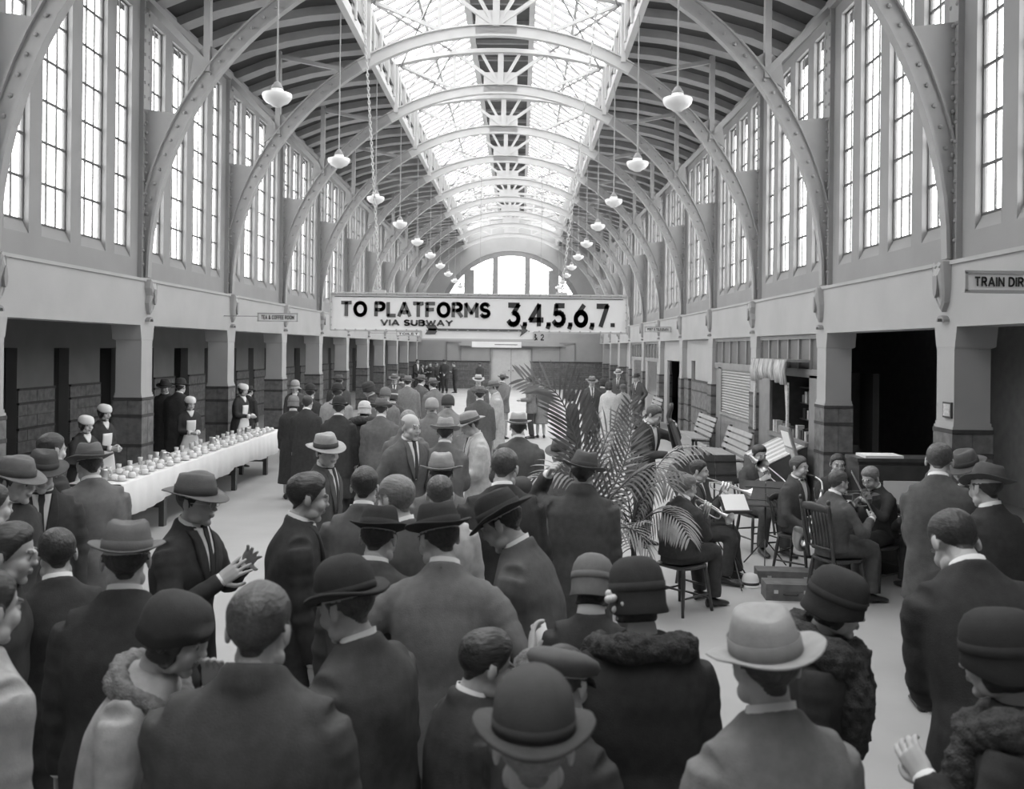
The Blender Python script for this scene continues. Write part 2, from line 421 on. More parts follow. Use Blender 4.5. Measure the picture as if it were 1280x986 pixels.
# ---- aisles behind the arcade
def dado_wall(name, label, axis_x, y0, y1, openings, side, nblk=True, top=2.95):
    """aisle back wall at X=axis_x; openings: list of (ya,yb,ztop) dark doorways"""
    w_ = MB(); st = MB(); bd = MB(); y = y0; th = .2*(-1 if side < 0 else 1)
    a, b = sorted((axis_x, axis_x+th)); pf = axis_x-(.03 if side > 0 else -.03); pa, pb = sorted((axis_x, pf))
    pf2 = axis_x-(.05 if side > 0 else -.05); qa, qb = sorted((axis_x, pf2))
    blocks = []
    segs = []
    for ya, yb, zt in sorted(openings)+[(y1, y1, 0)]:
        if ya > y: segs.append((y, ya))
        if yb > ya: w_.box(a, b, ya, yb, zt, top)
        y = max(y, yb)
    for ya, yb in segs:
        w_.box(a, b, ya, yb, 0, top)
        for z in (1.60, 1.34, .88, .42): bd.box(qa, qb, ya, yb, z-.02, z+.02)
        for r_, (z0, z1) in enumerate(((1.36, 1.58), (1.12, 1.32), (.90, 1.12), (.66, .86), (.44, .66), (.0, .40))):
            n = max(1, round((yb-ya)/.55))
            for i in range(n):
                o = .5*(r_ % 2) if n > 1 else 0
                p0 = ya+(yb-ya)*max(0, i-o)/n; p1 = ya+(yb-ya)*(i+1-o)/n
                if i == n-1: p1 = yb
                blocks.append((pa, pb, p0+.006, p1-.006, z0+.004, z1-.004))
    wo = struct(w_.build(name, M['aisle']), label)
    bd.build('stone_band', M['stone_dk'], wo)
    near = [q for q in blocks if q[3] < 32 and q[2] > 14][:290] if nblk else []
    rest = [q for q in blocks if q not in near]
    for q in near: MB().box(*q).build('stone_block', M['stone'], wo)
    if rest:
        mb = MB(); [mb.box(*q) for q in rest]; o = mb.build('stone_blocks', M['stone'], wo); o['kind'] = 'stuff'
    return wo
XLA, XRA = -9.0, 8.0
ops = []
for k in range(-2, 10):
    yc = Y0+BAY*k+BAY/2
    ops += [(yc-1.2, yc-.2, 2.35), (yc+1.1, yc+1.7, 2.35)]
dado_wall('wall_aisle_left', 'aisle back wall with stone dado and dark doorways behind the tea table', XLA, YBACK, YEND, ops, -1)
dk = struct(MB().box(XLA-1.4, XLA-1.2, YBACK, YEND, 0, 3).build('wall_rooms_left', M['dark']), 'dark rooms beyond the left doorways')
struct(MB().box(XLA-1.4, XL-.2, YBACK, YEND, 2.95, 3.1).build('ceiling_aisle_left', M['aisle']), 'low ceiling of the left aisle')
struct(MB().box(XR+.2, XRA+.3, YBACK, YEND, 2.95, 3.1).build('ceiling_aisle_right', M['aisle']), 'low ceiling of the right aisle')
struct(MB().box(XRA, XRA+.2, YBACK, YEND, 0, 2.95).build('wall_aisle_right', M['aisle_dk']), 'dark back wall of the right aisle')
# pale ceiling bosses hung under the left aisle beam
for k in range(0, 9):
    for dy in (-.9, .9):
        q = struct(MB().lathe([(.03, 2.95), (.10, 2.93), (.13, 2.86), (.10, 2.80), (.02, 2.78)], (-7.2, Y0+BAY*k+BAY/2+dy, 0), 12).build('trim_%d' % (trim_no[0]+1), M['opal'], smooth=True), 'small pale globe light under the left aisle ceiling'); trim_no[0] += 1

# ---- end wall with arched window
YE = YEND; EC = XC; ez, eR = 3.85, 4.40
ew = MB()
sill = 4.4; hx = math.sqrt(eR**2-(sill-ez)**2)
a0 = math.asin((sill-ez)/eR)
doorL, doorR, doorT = -1.72, .67, 2.42
ew.box(XLA-1.4, doorL, YE, YE+.4, 0, sill).box(doorR, XRA+.2, YE, YE+.4, 0, sill).box(doorL, doorR, YE, YE+.4, doorT, sill)
ang = np.linspace(a0, PI-a0, 25)
for i in range(24):
    p, q = ang[i], ang[i+1]
    x0, z0, x1, z1 = EC+eR*math.cos(p), ez+eR*math.sin(p), EC+eR*math.cos(q), ez+eR*math.sin(q)
    ew.prism([(x1, z1), (x0, z0), (x0, 11), (x1, 11)], 'y', YE, YE+.4)
ew.box(XL-1, EC-hx, YE, YE+.4, sill, 11).box(EC+hx, XR+1, YE, YE+.4, sill, 11)
wall_end = struct(ew.build('wall_end', M['plaster']), 'end wall of the hall with arched window and double door')
wf = struct(empty('window_%d' % (win_no[0]+1), (EC, YE+.15, sill)), 'great arched window in the end wall'); win_no[0] += 1
fr = MB()
for r0, r1 in ((eR-.28, eR+.02),):
    for i in range(24):
        p, q = ang[i], ang[i+1]
        c = [(r0*math.cos(p), ez-sill+r0*math.sin(p)), (r1*math.cos(p), ez-sill+r1*math.sin(p)), (r1*math.cos(q), ez-sill+r1*math.sin(q)), (r0*math.cos(q), ez-sill+r0*math.sin(q))]
        fr.prism(c, 'y', -.12, .12)
fr.build('arch_frame', M['sash_md'] if 'sash_md' in M else M['wood_mid'], wf)
mull = [(-2.83, -2.23), (-1.12, -.80), (.80, 1.12), (2.23, 2.83)]
for x0, x1 in mull:
    top = math.sqrt(eR**2-max(abs(x0), abs(x1))**2)+ez-sill-.1
    MB().box(x0, x1, -.1, .1, 0, top).build('mullion', M['wood_mid'], wf)
gb = MB()
for x in np.arange(-4.2, 4.21, .35):
    if any(a-.1 < x < b+.1 for a, b in mull): continue
    t = eR**2-x*x
    if t > 0: gb.box(x-.015, x+.015, -.03, .03, 0, max(.05, math.sqrt(t)+ez-sill-.2))
for z in np.arange(.6, 4, .62):
    t = math.sqrt(max(0, (eR-.2)**2-(z+sill-ez)**2)); gb.box(-t, t, -.03, .03, z-.015, z+.015)
gb.build('glazing_bars', M['wood_mid'], wf)
lights = [(-4.15, -2.83), (-2.23, -1.12), (-.80, .80), (1.12, 2.23), (2.83, 4.15)]
for x0, x1 in lights:
    pl = [(x0, 0), (x1, 0)]
    for x in np.linspace(x1, x0, 7): pl.append((x, math.sqrt(max(.3, (eR-.05)**2-x*x))+ez-sill))
    MB().prism(pl, 'y', -.004, .004).build('pane', M['glass'], wf)
# end wall dado, doors, niches
for x0, x1 in ((XL-.3, doorL-.08), (doorR+.08, XR+.3)):
    MB().box(x0, x1, YE-.06, YE, 1.60, 1.66).build('stone_band', M['stone_dk'], wall_end)
    mb = MB()
    for r_ in range(6):
        z0, z1 = 1.58-.265*(r_+1), 1.58-.265*r_
        n = int((x1-x0)/.6)
        for i in range(n):
            o = .3*(r_ % 2); a, b = max(x0, x0+i*(x1-x0)/n-o), x0+(i+1)*(x1-x0)/n-(o if i < n-1 else 0)
            mb.box(a+.008, b-.008, YE-.05, YE, z0+.008, z1-.008)
    mb.build('stone_blocks', M['stone'], wall_end)['kind'] = 'stuff'
for x0, x1 in ((-4.4, -3.5), (2.35, 3.3)):
    n = MB()
    n.box(x0, x0+.06, YE-.05, YE, 1.68, 2.75).box(x1-.06, x1, YE-.05, YE, 1.68, 2.75).box(x0, x1, YE-.05, YE, 2.7, 2.8)
    n.build('niche_frame', M['plaster_up'], wall_end)
MB().box(doorL-1.9, doorR+1.9, YE-.35, YE, 2.56, 2.72).build('canopy_shelf', M['plaster'], wall_end)
struct(MB().box(doorL-.3, doorR+.3, YE+.4, YE+.5, 0, 3).build('wall_behind_door', M['dark']), 'dark space behind the end door')  # added panel, blocks daylight leaking between the door leaves
dd = struct(empty('door_1', ((doorL+doorR)/2, YE+.1, 0)), 'pale panelled double door in the end wall')
fr = MB(); hw = (doorR-doorL)/2
fr.box(-hw-.08, -hw, -.16, .05, 0, doorT).box(hw, hw+.08, -.16, .05, 0, doorT).box(-hw-.08, hw+.08, -.16, .05, doorT-.03, doorT+.06)
fr.build('door_frame', M['wood_mid'], dd)
for s in (-1, 1):
    lf = MB().box(min(0, s*hw)+.01, max(0, s*hw)-.01, -.02, .03, 0, doorT-.04).build('door_leaf', M['door_lt'], dd)
    for zi in range(5):
        z = .12+zi*.45
        for xi in range(2):
            x = s*hw/2+(-.5+xi)*.55
            MB().box(x-.22, x+.22, -.04, -.02, z, z+.36).build('door_panel', M['door_lt'], lf)
    MB().ell((s*.12, -.06, 1.1), (.035, .035, .035), 8, 6).build('door_knob', M['wood_dk'], lf)

struct(MB().box(XLA-1.4, XRA+.3, YBACK-.3, YBACK, 0, 9).build('wall_back', M['plaster_up']), 'wall behind the camera end of the hall')

# ---- steel arches, piers, trusses
def arc_strip(mb, r0, r1, hy, a0=0, a1=PI, n=40, z0=AZ):
    t = np.linspace(a0, a1, n+1); rr = []
    for q in t:
        c, s = math.cos(q), math.sin(q)
        rr.append(np.array([(XC+r0*c, -hy, z0+r0*s), (XC+r1*c, -hy, z0+r1*s), (XC+r1*c, hy, z0+r1*s), (XC+r0*c, hy, z0+r0*s)]))
    return mb.rings(rr)
ARM = {}
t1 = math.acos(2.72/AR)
SEG = ((0, t1, 'steel', 16), (t1, PI-t1, 'white_steel', 20), (PI-t1, PI, 'steel', 16))  # crown segment takes a paler steel: roof-light brightness put into its colour
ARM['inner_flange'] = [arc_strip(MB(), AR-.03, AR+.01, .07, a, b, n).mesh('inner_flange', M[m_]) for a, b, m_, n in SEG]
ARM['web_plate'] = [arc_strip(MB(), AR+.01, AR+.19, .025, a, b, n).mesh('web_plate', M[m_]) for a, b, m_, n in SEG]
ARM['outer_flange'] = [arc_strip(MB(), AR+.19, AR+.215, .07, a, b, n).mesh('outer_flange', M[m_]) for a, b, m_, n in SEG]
gus = []; pier = []; ang_b = []; posts = []; struts = []; rv = MB(); rv2 = MB()
def rivet(mb, p, ax):
    p = np.asarray(p, float); ax = nrm(ax); x = nrm(np.cross(ax, (0.3, .5, .8))); y = np.cross(ax, x)
    an = np.arange(6)*PI/3
    r0 = p+.030*(np.outer(np.cos(an), x)+np.outer(np.sin(an), y)); r1 = p+.018*ax+.020*(np.outer(np.cos(an), x)+np.outer(np.sin(an), y))
    V = np.concatenate([r0, r1, [p+.025*ax]])
    mb.add(V, [(i, (i+1) % 6, 6+(i+1) % 6, 6+i) for i in range(6)]+[(6+i, 6+(i+1) % 6, 12) for i in range(6)])
for s in (-1, 1):
    wx = XC+s*(AR+.17)
    poly = [(wx, 3.5)]
    for q in np.linspace(0.0, .50, 9): poly.append((XC+s*(AR+.22)*math.cos(q), AZ+(AR+.22)*math.sin(q)))
    zt = AZ+(AR+.22)*math.sin(.50); poly += [(wx, zt)]
    # gusset plate between the arch and the pier (arch runs inside of the pier line above the springing)
    poly2 = [(XC+s*(AR+.01)*math.cos(q), AZ+(AR+.02)*math.sin(q)) for q in np.linspace(.0, .50, 10)]+[(XC+s*(AR+.17), zt), (XC+s*(AR+.17), 3.5)]
    gus.append(MB().prism(poly2, 'y', -.03, .03).mesh('gusset_plate', M['steel']))
    a, b = sorted((XC+s*(AR+.05), XC+s*(AR+.2)))
    pier.append(MB().box(a, b, -.11, .11, 3.45, 8.0).mesh('pier', M['steel']))
    for y in (-.045, .045):
        dy = math.copysign(1, y)
        for z in np.arange(3.7, 7.9, .22): rivet(rv, (XC+s*(AR+.05), math.copysign(.075, y), z), (-s, 0, 0))
        for q in np.arange(.05, .95, .045): rivet(rv, (XC+s*(AR+.10)*math.cos(q), y*.8, AZ+(AR+.10)*math.sin(q)), (0, dy, 0))
        for z in np.arange(3.7, zt, .16): 
            x = XC+s*(AR+.12)
            rivet(rv, (x, y*.9, z), (0, dy, 0))
            if z > 4.6: rivet(rv, (x-s*.09, y*.9, z), (0, dy, 0))
    # strut from pier head down to the arch, post from arch up to the roof
    q = math.acos(4.25/AR); ax_, az_ = XC+s*(AR+.22)*math.cos(q), AZ+(AR+.22)*math.sin(q)
    struts.append(MB().bar((XC+s*5.4, 0, 7.85), (ax_, 0, az_), .12, .10).mesh('strut', M['steel']))
    posts.append(MB().box(ax_-.05, ax_+.05, -.06, .06, az_-.1, 8.45).mesh('post', M['steel']))
    q2 = math.acos(3.0/AR); bx, bz = XC+s*(AR+.22)*math.cos(q2), AZ+(AR+.22)*math.sin(q2)
    struts.append(MB().bar((ax_, 0, 8.35), (bx, 0, bz), .08, .08).mesh('strut', M['steel']))
    gus.append(MB().prism([(ax_-s*.28, az_+.16), (ax_+s*.28, az_-.28), (ax_+s*.22, az_+.16), (ax_, az_+.34)], 'y', -.02, .02).mesh('gusset_plate', M['steel']))
ARM['gusset_plate'] = gus; ARM['pier'] = pier; ARM['post'] = posts; ARM['strut'] = struts
ARM['rivets'] = [rv.mesh('rivets', M['steel'])]
def chord_z(x): return 9.87-.36*(x/2.65)**2
uc = MB(); rr = []
for x in np.linspace(-2.65, 2.65, 17):
    z = chord_z(x); rr.append(np.array([(XC+x, -.11, z-.05), (XC+x, -.11, z+.05), (XC+x, .11, z+.05), (XC+x, .11, z-.05)]))
uc.rings(rr); ARM['upper_chord'] = [uc.mesh('upper_chord', M['white_steel'])]
def archz(x): return AZ+math.sqrt((AR+.22)**2-x*x)
kp = [MB().box(XC-.07, XC+.07, -.06, .06, archz(0)-.05, 9.85).mesh('king_post', M['white_steel'])]
for s in (-1, 1):
    kp.append(MB().box(XC+s*1.15-.04, XC+s*1.15+.04, -.05, .05, archz(1.15)-.05, chord_z(1.15)).mesh('web_post', M['white_steel']))
    kp.append(MB().box(XC+s*2.6-.05, XC+s*2.6+.05, -.08, .08, 8.3, 9.55).mesh('web_post', M['white_steel']))
ARM['king_post'] = kp[:1]; ARM['web_post'] = kp[1:]
br = []
for s in (-1, 1):
    br.append(MB().bar((XC+s*.06, 0, archz(0)), (XC+s*1.12, 0, chord_z(1.15)), .08, .09, (0, 1, 0)).mesh('brace', M['white_steel']))
    br.append(MB().bar((XC+s*.05, 0, archz(0)), (XC+s*.5, 0, chord_z(.5)), .07, .08, (0, 1, 0)).mesh('brace', M['white_steel']))
    br.append(MB().bar((XC+s*1.18, 0, archz(1.15)), (XC+s*2.55, 0, 9.5), .07, .08, (0, 1, 0)).mesh('brace', M['white_steel']))
ARM['brace'] = br
ARM['crown_plate'] = [MB().box(XC-.42, XC+.42, -.025, .025, AZ+AR+.0, AZ+AR+.5).mesh('crown_plate', M['white_steel'])]
nm_k = ['nearest', 'second', 'third', 'fourth', 'fifth', 'sixth', 'seventh', 'eighth', 'ninth', 'tenth', 'eleventh', 'twelfth']
for k in range(-1, 11):
    a = struct(empty('steel_arch', (0, Y0+BAY*k, 0)), 'riveted steel arch rib spanning the hall, %s from the camera' % nm_k[k+1])
    for nm, ms in ARM.items():
        for m_ in ms: link(nm, m_, a)

# ---- roof: dark lining, curved rafters, roof light
rx = [5.95, 5.5, 4.8, 4.1, 3.4, 2.62]; rz = [7.70, 7.95, 8.24, 8.43, 8.56, 8.64]
ln = MB()
for s in (-1, 1):
    for i in range(5):
        a, b = sorted((XC+s*rx[i], XC+s*rx[i+1]))
        za, zb = (rz[i], rz[i+1]) if XC+s*rx[i] < XC+s*rx[i+1] else (rz[i+1], rz[i])
        ln.prism([(a, za+.16), (b, zb+.16), (b, zb+.24), (a, za+.24)], 'y', YBACK, YEND)
ln.box(XL-.5, XR+.5, YBACK, SKY0, 8.9, 9.1)
ceil = struct(ln.build('ceiling', M['ceil_dk']), 'dark boarded roof lining between curved rafters')
for s in (-1, 1):
    poly = [(XC+s*x, z) for x, z in zip(rx[1:], rz[1:])]+[(XC+s*x, z+.18) for x, z in reversed(list(zip(rx[1:], rz[1:])))]
    rm = MB().prism(poly, 'y', -.16, .16).mesh('rafter', M['rafter'])
    for k in range(-3, 11):
        for j in range(4):
            y = Y0+BAY*k+BAY*(j+.5)/4
            if y < YEND-.2: link('rafter', rm, ceil, (0, y, 0))
    for x, z in ((5.42, 7.90),):
        MB().box(XC+s*x-.06, XC+s*x+.06, YBACK, YEND, z-.06, z+.06).build('purlin', M['steel'], ceil)
    lw = MB(); a, b = sorted((XC+s*2.62, XC+s*2.74)); lw.box(a, b, SKY0, YEND, 8.50, 8.72); lw.box(a, b, SKY0, YEND, 9.40, 9.56)
    lw.box(*sorted((XC+s*2.70, XC+s*2.74)), SKY0, YEND, 8.7, 9.42)
    lw.build('lantern_wall', M['white_steel'], ceil)
    pnl = MB().box(*sorted((XC+s*2.66, XC+s*2.71)), .16, BAY/4-.16, 8.80, 9.32).mesh('lantern_panel', M['steel'])
    for q in range(int((YEND-SKY0)/(BAY/4))): link('lantern_panel', pnl, ceil, (0, SKY0+q*BAY/4, 0))
    pm = MB().box(*sorted((XC+s*2.58, XC+s*2.72)), -.05, .05, 8.6, 9.5).mesh('lantern_post', M['white_steel'])
    gbm = MB().bar((XC+s*2.66, 0, 9.52), (XC+s*.78, 0, 10.56), .045, .07).mesh('glazing_bar', M['bar'])
    dyp = BAY/8
    A_, B_ = np.array((XC+s*2.66, 0, 9.53)), np.array((XC+s*.8, 0, 10.56))
    pnm = MB().bar(A_, B_, dyp-.03, .006).mesh('roof_pane', M['glass'])
    y = SKY0; i = 0
    while y < YEND-.1:
        link('glazing_bar', gbm, ceil, (0, y, 0)); link('roof_pane', pnm, ceil, (0, y+dyp/2, 0))
        if i % 2 == 0: link('lantern_post', pm, ceil, (0, y, 0))
        y += dyp; i += 1
    MB().box(*sorted((XC+s*.70, XC+s*.84)), SKY0, YEND, 10.46, 10.62).build('ridge_beam', M['white_steel'], ceil)
    MB().bar((XC+s*1.72, SKY0, 10.0), (XC+s*1.72, YEND, 10.0), .06, .10).build('purlin', M['white_steel'], ceil)
MB().box(XC-.8, XC+.8, SKY0, YEND, 10.62, 10.7).build('ridge_board', M['ridge'], ceil)
for k in range(-1, 11):
    for j in range(3):
        MB().box(XC-.74, XC+.74, Y0+BAY*k+BAY*j/3-.05, Y0+BAY*k+BAY*j/3+.05, 10.52, 10.62).build('ridge_rib', M['wood_mid'], ceil)
for k in range(-2, 10):
    ya, yb = Y0+BAY*k, Y0+BAY*(k+1)
    for s in (-1, 1):
        MB().bar((XC+s*2.5, ya, 9.45), (XC+s*1.2, yb, 9.85), .03, .04).build('tie_rod', M['bar'], ceil)
        MB().bar((XC+s*1.2, ya, 9.85), (XC+s*2.5, yb, 9.45), .03, .04).build('tie_rod', M['bar'], ceil)
        MB().bar((XC+s*.9, ya, 10.3), (XC+s*2.5, ya+BAY/2, 9.6), .03, .04).build('tie_rod', M['bar'], ceil)
MB().box(XL-.5, XR+.5, SKY0-.15, SKY0, 7.6, 11).build('roof_bulkhead', M['plaster_up'], ceil)

# ---- pendant lamps in two rows
lamp_parts = None
shade = MB().lathe([(.075, .115), (.085, .10), (.09, .06), (.195, .045), (.20, .02), (.19, -.02), (.15, -.07), (.09, -.10), (.06, -.125), (.0, -.13)], n=24).mesh('shade', M['opal'], True)
fitter = MB().lathe([(.02, .21), (.035, .20), (.06, .16), (.08, .13), (.08, .10)], n=16).mesh('fitter', M['wood_mid'], True)
row = [('left', -3.32), ('right', 2.09)]
for nm, x in row:
    rel = abs(x-XC); zr = 8.6
    rodm = MB().tube([(0, 0, .2), (0, 0, zr-5.8)], .012, 6).mesh('chain', M['steel'])
    for k in range(-1, 10):
        y = Y0+BAY*k+BAY/2
        l = empty('pendant_lamp', (x, y, 5.80))
        tag(l, 'white opal glass pendant lamp, %s in the %s row' % (nm_k[k+1], nm), 'lamp', 'pendant lamps down the hall')
        link('shade', shade, l); link('fitter', fitter, l); link('chain', rodm, l)

# ---- hanging platform sign
def chain(name, a, b, m, parent=None, link_len=.075, r=.009, wid=.032):
    a, b = np.asarray(a, float), np.asarray(b, float); d = nrm(b-a); n = int(np.linalg.norm(b-a)/(link_len*.72))
    x0 = nrm(np.cross(d, (0, 1, 0))); y0 = np.cross(d, x0); mb = MB()
    for i in range(n):
        c = a+(b-a)*(i+.5)/n; x = x0 if i % 2 else y0
        pts = [c+d*math.sin(t)*link_len*.5+x*math.cos(t)*wid*.5 for t in np.arange(8)*2*PI/8]
        mb.tube(pts, r, 5, closed=True)
    return mb.build(name, m, parent, True)
SY = 14.5
sp = lambda u, v: P(u, v, SY)
sx0, sx1 = sp(414, 390)[0], sp(783, 393)[0]; sz1 = (sp(414, 366)[2]+sp(783, 370)[2])/2; sz0 = (sp(414, 413)[2]+sp(782, 416)[2])/2
tx0, tx1, tz0 = sp(527, 424)[0], sp(667, 424)[0], sp(600, 424.5)[2]
sg = tag(empty('hanging_sign', ((sx0+sx1)/2, SY, sz0)), 'long white sign TO PLATFORMS 3,4,5,6,7 hung on chains', 'sign')
ox = (sx0+sx1)/2
poly = [(sx0-ox, 0), (tx0-ox, 0), (tx0-ox, tz0-sz0), (tx1-ox, tz0-sz0), (tx1-ox, 0), (sx1-ox, 0), (sx1-ox, sz1-sz0), (sx0-ox, sz1-sz0)]
MB().prism(poly, 'y', -.04, .04).build('board', M['sign_w'], sg)
fb = MB(); zt = sz1-sz0
for a, b in zip(poly, poly[1:]+poly[:1]): fb.bar((a[0], -.05, a[1]), (b[0], -.05, b[1]), .025, .035, (0, 1, 0))
fb.build('frame', M['white_steel'], sg)
ln_ = MB().box(sx0-ox+.06, sx1-ox-.06, -.047, -.04, zt-.062, zt-.052); ln_.build('rule_line', M['ink'], sg)
st = MB()
for x in np.arange(sx0-ox+.08, sx1-ox, .16):
    for z in (zt-.012, .012): st.cbox((x, -.075, z), (.022, .02, .022))
for z in np.arange(.08, zt, .12):
    for x in (sx0-ox+.012, sx1-ox-.012): st.cbox((x, -.075, z), (.022, .02, .022))
st.build('studs', M['plaster'], sg)['kind'] = 'stuff'
def put_text(parent, body, u0, v0, u1, v1, Y, m, bold=.2, base=(0, 0, 0), fy=-.044):
    a, b = P(u0, v1, Y), P(u1, v0, Y)
    zc = P((u0+u1)/2, v1, Y)[2]; hgt = P((u0+u1)/2, v0, Y)[2]-zc
    o = link('lettering', fit_text(body, b[0]-a[0], hgt, m, bold), parent)
    o.rotation_euler = (PI/2, 0, 0); o.location = (a[0]-base[0], fy, zc-base[2]); return o
bs = (ox, SY, sz0)
put_text(sg, 'TO PLATFORMS', 426, 377, 613.5, 397, SY, M['ink2'], .29, bs)
put_text(sg, 'VIA SUBWAY', 476, 399.5, 566.5, 407.5, SY, M['ink2'], .28, bs)
put_text(sg, '3,4,5,6,7.', 633.5, 379, 768, 409.5, SY, M['ink'], .27, bs)
ar = MB(); A = P(534, 411, SY); B = P(660, 414, SY); zc = (A[2]+B[2])/2-sz0; xa, xb = A[0]-ox, B[0]-ox
ar.prism([(xa+.02, zc-.018), (xb-.1, zc-.018), (xb-.1, zc+.018), (xa+.02, zc+.018)], 'y', -.048, -.04)
ar.prism([(xb-.13, zc-.1), (xb, zc), (xb-.13, zc+.1), (xb-.09, zc)], 'y', -.0485, -.04)
for i in range(3):
    x = xa+.05*i
    ar.prism([(x-.03, zc+.075), (x+.03, zc+.075), (x+.075, zc), (x+.03, zc-.075), (x-.03, zc-.075), (x+.02, zc)], 'y', -.048, -.0405)
ar.build('arrow', M['ink2'], sg)
for u0, ut in ((475, 454), (702, 747)):
    a = sp(u0, 366); t = sp(ut, 0); d = (t-a)/(t[2]-a[2]); top = a+d*(8.75-a[2])
    c = chain('chain', a-np.array(bs), top-np.array(bs), M['white_steel'], sg)
    MB().box(a[0]-ox-.09, a[0]-ox+.09, -.05, .05, zt, zt+.05).build('bracket', M['white_steel'], sg)

# second sign further down the hall
S2 = 31.51; q0, q1 = P(590, 416, S2), P(685, 427, S2)
s2 = tag(empty('hanging_sign', ((q0[0]+q1[0])/2, S2, q1[2])), 'smaller platform sign half hidden behind the long white sign', 'sign')
hw = (q1[0]-q0[0])/2; hh = q0[2]-q1[2]+.25
MB().box(-hw, hw, -.03, .03, 0, hh).build('board', M['plaster'], s2)
put_text(s2, '& 2', 666.5, 417.5, 680, 425.5, S2, M['ink'], .2, ((q0[0]+q1[0])/2, S2, q1[2]), -.036)
MB().box(-hw, hw*.3, -.03, .03, -.22, -.02).build('arrow_board', M['sign_w'], s2)
MB().box(-hw*.4, hw*.2, -.036, -.03, -.13, -.11).build('arrow', M['ink'], s2)
for x in (-hw*.8, hw*.8): MB().tube([(x, 0, hh), (x, 0, 8.86-q1[2])], .01, 5).build('chain', M['steel'], s2)

# wall signs: boards standing out from the frieze
def wall_sign(label, side, y0, y1, z0, z1, body, m=M['ink']):
    s = tag(empty('wall_sign', (xs(side, -.04), (y0+y1)/2, z0)), label, 'sign')
    L = y1-y0; h = z1-z0
    MB().box(-.03, .03, -L/2, L/2, 0, h).build('board', M['sign_w'], s)
    fb = MB()
    for z in (0, h): fb.box(-.045, .045, -L/2-.02, L/2+.02, z-.015, z+.015)
    for y in (-L/2, L/2): fb.box(-.045, .045, y-.015, y+.015, 0, h)
    fb.build('frame', M['plaster'], s)
    me = fit_text(body, L*.86, h*.56, m, .22)
    o = link('lettering', me, s); dr = 1 if side < 0 else -1
    o.rotation_euler = (PI/2, 0, PI/2*dr); o.location = (dr*.034, -L*.43*dr, h*.22)
    return s
# boards hung square to the wall face
def cross_sign(label, u0, v0, u1, v1, Y, body, brace=True, tu0=None, tu1=None, clip=None):
    a, b = P(u0, v1, Y), P(u1, v0, Y)
    s = tag(empty('wall_sign', ((a[0]+b[0])/2, Y, a[2])), label, 'sign')
    hw = (b[0]-a[0])/2; h = P((u0+u1)/2, v0, Y)[2]-P((u0+u1)/2, v1, Y)[2]
    MB().box(-hw, hw, -.02, .02, 0, h).build('board', M['sign_w'], s)
    fb = MB()
    for z in (0, h): fb.box(-hw-.015, hw+.015, -.03, .03, z-.012, z+.012)
    for x in (-hw, hw): fb.box(x-.012, x+.012, -.03, .03, 0, h)
    fb.build('frame', M['plaster'], s)
    sd = -1 if a[0] < XC else 1
    MB().bar((sd*hw, 0, h*.6), (xs(sd, 0)-(a[0]+b[0])/2, 0, h*.6), .014, .014).build('bracket', M['wood_mid'], s)
    me = fit_text(body, 2*hw*.84, h*.55, M['ink'], .22); o = link('lettering', me, s)
    o.rotation_euler = (PI/2, 0, 0); o.location = (-hw*.84, -.024, h*.22)
    return s
cross_sign('small white TEA & COFFEE ROOM sign beside the left arcade', 323, 391.5, 372, 401, 18.3, 'TEA & COFFEE ROOM')
cross_sign('small POST & TELEGRAPH sign far down the right wall', 806.5, 408.5, 838, 414.5, 29.0, 'POST & TELEGRAPH')
cross_sign('faint small sign under the left end of the long platform sign', 496, 414.5, 525, 419.5, 36, 'TOILET')
# TRAIN DIRECTORY, cut by the picture edge
a, b = P(1206, 364, 7.4), P(1280, 340, 7.4)
s = tag(empty('wall_sign', (a[0], 7.4, a[2])), 'white TRAIN DIRECTORY sign on the wall at the picture edge', 'sign')
h = P(1240, 340, 7.4)[2]-P(1240, 364, 7.4)[2]; L = .86
MB().box(0, L, -.02, .02, 0, h).build('board', M['sign_w'], s)
fb = MB()
for z in (0, h): fb.box(-.015, L, -.03, .03, z-.012, z+.012)
fb.box(-.012, .012, -.03, .03, 0, h); fb.build('frame', M['plaster'], s)
o = link('lettering', fit_text('TRAIN DIRECTORY', .73, h*.52, M['ink'], .22), s); o.rotation_euler = (PI/2, 0, 0); o.location = (.065, -.024, h*.24)
MB().bar((L, 0, h/2), (XR-a[0], 0, h/2), .03, .03).build('bracket', M['wood_mid'], s)
# plaque on the near right column
a, b = P(1177, 523, 10.1), P(1189, 503, 10.1)
pq = tag(empty('plaque', (XR-.012, 10.22, a[2])), 'small framed notice on the near right column', 'notice')
MB().box(-.012, .012, -.10, .10, 0, .175).build('frame', M['wood_dk'], pq)
MB().box(-.016, .0, -.08, .08, .02, .155).build('sheet', M['paper_g'], pq)
# ================================================================== people
PEND = []     # (object, voxel, smooth iterations, post function) evaluated together at the end
def remesh_obj(name, mb, voxel, sm, post=None, parent=None, mats=()):
    V, Fc = mb.arrays(); me = make_mesh(name, V, Fc)
    o = link(name, me, parent)
    md = o.modifiers.new('r', 'REMESH'); md.mode = 'VOXEL'; md.voxel_size = voxel
    if sm:
        q = o.modifiers.new('s', 'SMOOTH'); q.iterations = sm; q.factor = .5
    PEND.append((o, post, list(mats))); return o
def get_arrays(me):
    V = np.empty(len(me.vertices)*3); me.vertices.foreach_get('co', V); V = V.reshape(-1, 3)
    L = np.empty(len(me.loops), dtype=np.int32); me.loops.foreach_get('vertex_index', L)
    S = np.empty(len(me.polygons), dtype=np.int32); me.polygons.foreach_get('loop_start', S)
    T = np.diff(np.append(S, len(L)))
    Fq = [L[S[T == k][:, None]+np.arange(k)] for k in sorted(set(T.tolist()))]
    return V, Fq
